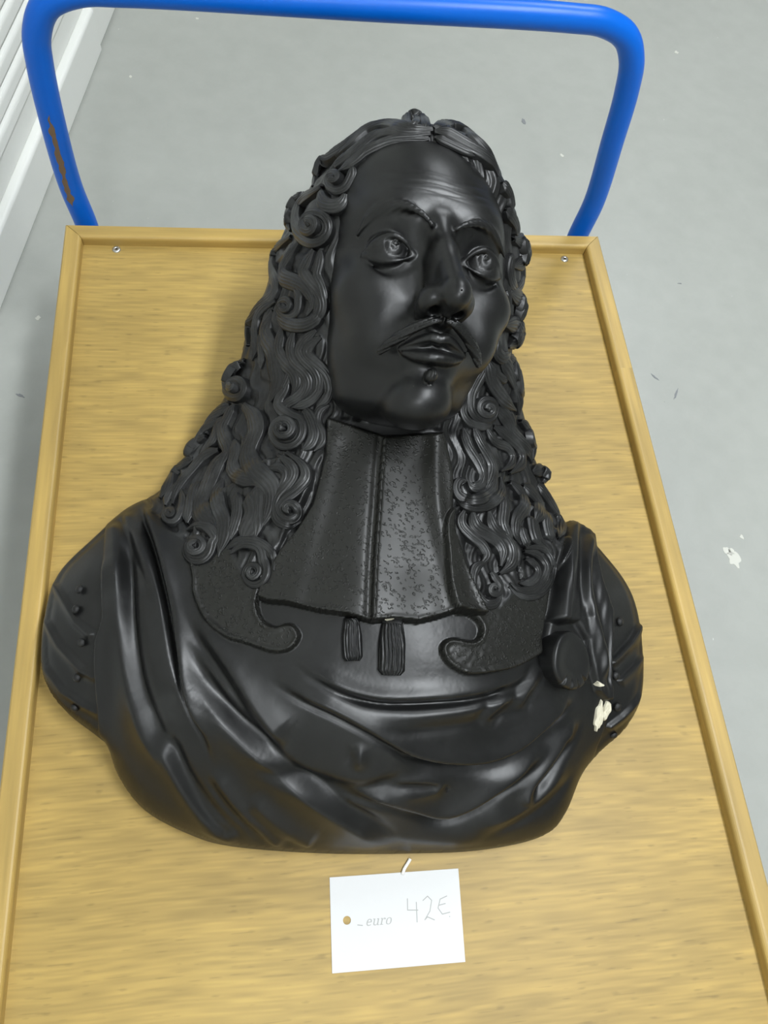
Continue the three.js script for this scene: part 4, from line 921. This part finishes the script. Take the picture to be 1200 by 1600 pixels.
// ------------------------------------------------------------------ card tag on the deck
{
  const cp = [[515, 1371], [716, 1357], [727, 1503], [519, 1521]].map(([x, y]) => atHeight(x, y, DECK + 0.0008)), cx = (cp[0][0] + cp[2][0]) / 2, cz = (cp[0][2] + cp[2][2]) / 2;
  const tg = group('card_tag'); tg.position.set(cx, DECK, cz);
  tag(tg, 'white card with a punched hole and faint handwriting lying on the plywood deck', 'card');
  const sh = new THREE.Shape(cp.map((q) => new THREE.Vector2(q[0] - cx, -(q[2] - cz))));
  const hq = atHeight(542, 1438, DECK), hole = new THREE.Path(); hole.absarc(hq[0] - cx, -(hq[2] - cz), 0.0036, 0, 6.2832, true); sh.holes.push(hole);
  const g = new THREE.ExtrudeGeometry(sh, { depth: 0.0006, bevelEnabled: false, curveSegments: 20 }); g.rotateX(-Math.PI / 2); g.translate(0, 0.0004, 0);
  const ux = [cp[1][0] - cp[0][0], cp[1][2] - cp[0][2]], uy = [cp[3][0] - cp[0][0], cp[3][2] - cp[0][2]], det = ux[0] * uy[1] - ux[1] * uy[0];
  const p = g.attributes.position, uv = g.attributes.uv;
  for (let i = 0; i < p.count; i++) { const x = p.getX(i) + cx - cp[0][0], z = p.getZ(i) + cz - cp[0][2]; uv.setXY(i, (x * uy[1] - z * uy[0]) / det, 1 - (ux[0] * z - ux[1] * x) / det); }
  const c = document.createElement('canvas'); c.width = 1024; c.height = 704; const k = c.getContext('2d');
  k.fillStyle = '#ffffff'; k.fillRect(0, 0, 1024, 704); k.strokeStyle = '#c6c6c4'; k.lineWidth = 7; k.lineCap = 'round'; k.lineJoin = 'round';
  const W = (P) => { k.beginPath(); P.forEach(([x, y], i) => i ? k.lineTo(x, y) : k.moveTo(x, y)); k.stroke(); };
  W([[205, 372], [240, 378]]); k.font = 'italic 92px serif'; k.fillStyle = '#cacac8'; k.fillText('euro', 262, 384);
  W([[600, 205], [596, 290], [676, 296]]); W([[668, 236], [664, 384]]);
  W([[722, 226], [760, 196], [790, 230], [770, 310], [726, 372], [748, 352], [800, 378]]);
  W([[912, 206], [858, 226], [836, 292], [866, 340], [926, 330]]); W([[842, 272], [896, 262]]); k.fillRect(918, 358, 8, 8);
  const t = new THREE.CanvasTexture(c); t.colorSpace = THREE.SRGBColorSpace;
  mesh('card', g, new THREE.MeshStandardMaterial({ map: t, color: 0xdedede, roughness: 0.8 }), tg);
  const S = [[641, 1342], [637, 1349], [632, 1357], [629, 1366]].map(([x, y]) => { const q = atHeight(x, y, DECK + 0.0022); return new THREE.Vector3(q[0] - cx, 0.0022, q[2] - cz); });
  S[3].y = 0.0016;
  mesh('string', new THREE.TubeGeometry(new THREE.CatmullRomCurve3(S), 20, 0.0016, 8), new THREE.MeshStandardMaterial({ color: 0xf2f0ea, roughness: 0.9 }), tg);
}

// ------------------------------------------------------------------ marks on the floor
{
  const fl = scene.getObjectByName('floor'); fl.updateMatrixWorld(true);
  const pale = new THREE.MeshStandardMaterial({ color: 0xd6d6cc, roughness: 0.6 }), grey = new THREE.MeshStandardMaterial({ color: 0x85888a, roughness: 0.6 });
  const mark = (px, py, rx, ry, turn, mat, s) => {
    const q = atHeight(px, py, 0), sh = new THREE.Shape();
    for (let k = 0; k < 26; k++) { const a = k / 26 * Math.PI * 2, w = 0.55 + 0.9 * noise(s + 2 * Math.cos(a) + 4, 2 * Math.sin(a) + s), x = rx * w * Math.cos(a), y = ry * w * Math.sin(a); k ? sh.lineTo(x, y) : sh.moveTo(x, y); }
    const g = new THREE.ExtrudeGeometry(sh, { depth: 0.0004, bevelEnabled: false }); g.rotateX(-Math.PI / 2); g.rotateY(turn);
    const m = mesh('paint_mark', g, mat, fl); m.position.copy(fl.worldToLocal(new THREE.Vector3(q[0], 0.0001, q[2]))); m.rotation.y = -ROOM.a;
  };
  mark(1146, 872, 0.009, 0.013, 0.2, pale, 2); mark(1140, 862, 0.006, 0.008, 0.9, pale, 12); mark(1159, 839, 0.003, 0.004, 0, pale, 3); mark(60, 497, 0.004, 0.004, 0, pale, 4);
  mark(1056, 617, 0.002, 0.011, -0.5, grey, 5); mark(1024, 590, 0.0016, 0.008, 0.7, grey, 6); mark(818, 190, 0.003, 0.009, 0.1, grey, 7); mark(1062, 443, 0.004, 0.0014, 0, grey, 8); mark(32, 618, 0.006, 0.002, -0.5, grey, 9);
  mark(308, 29, 0.003, 0.003, 0, pale, 10); mark(204, 120, 0.003, 0.003, 0, pale, 11); mark(1057, 82, 0.004, 0.004, 0, pale, 14); mark(878, 243, 0.003, 0.004, 0, pale, 15);
}
//REST>
renderer.render(scene, camera);
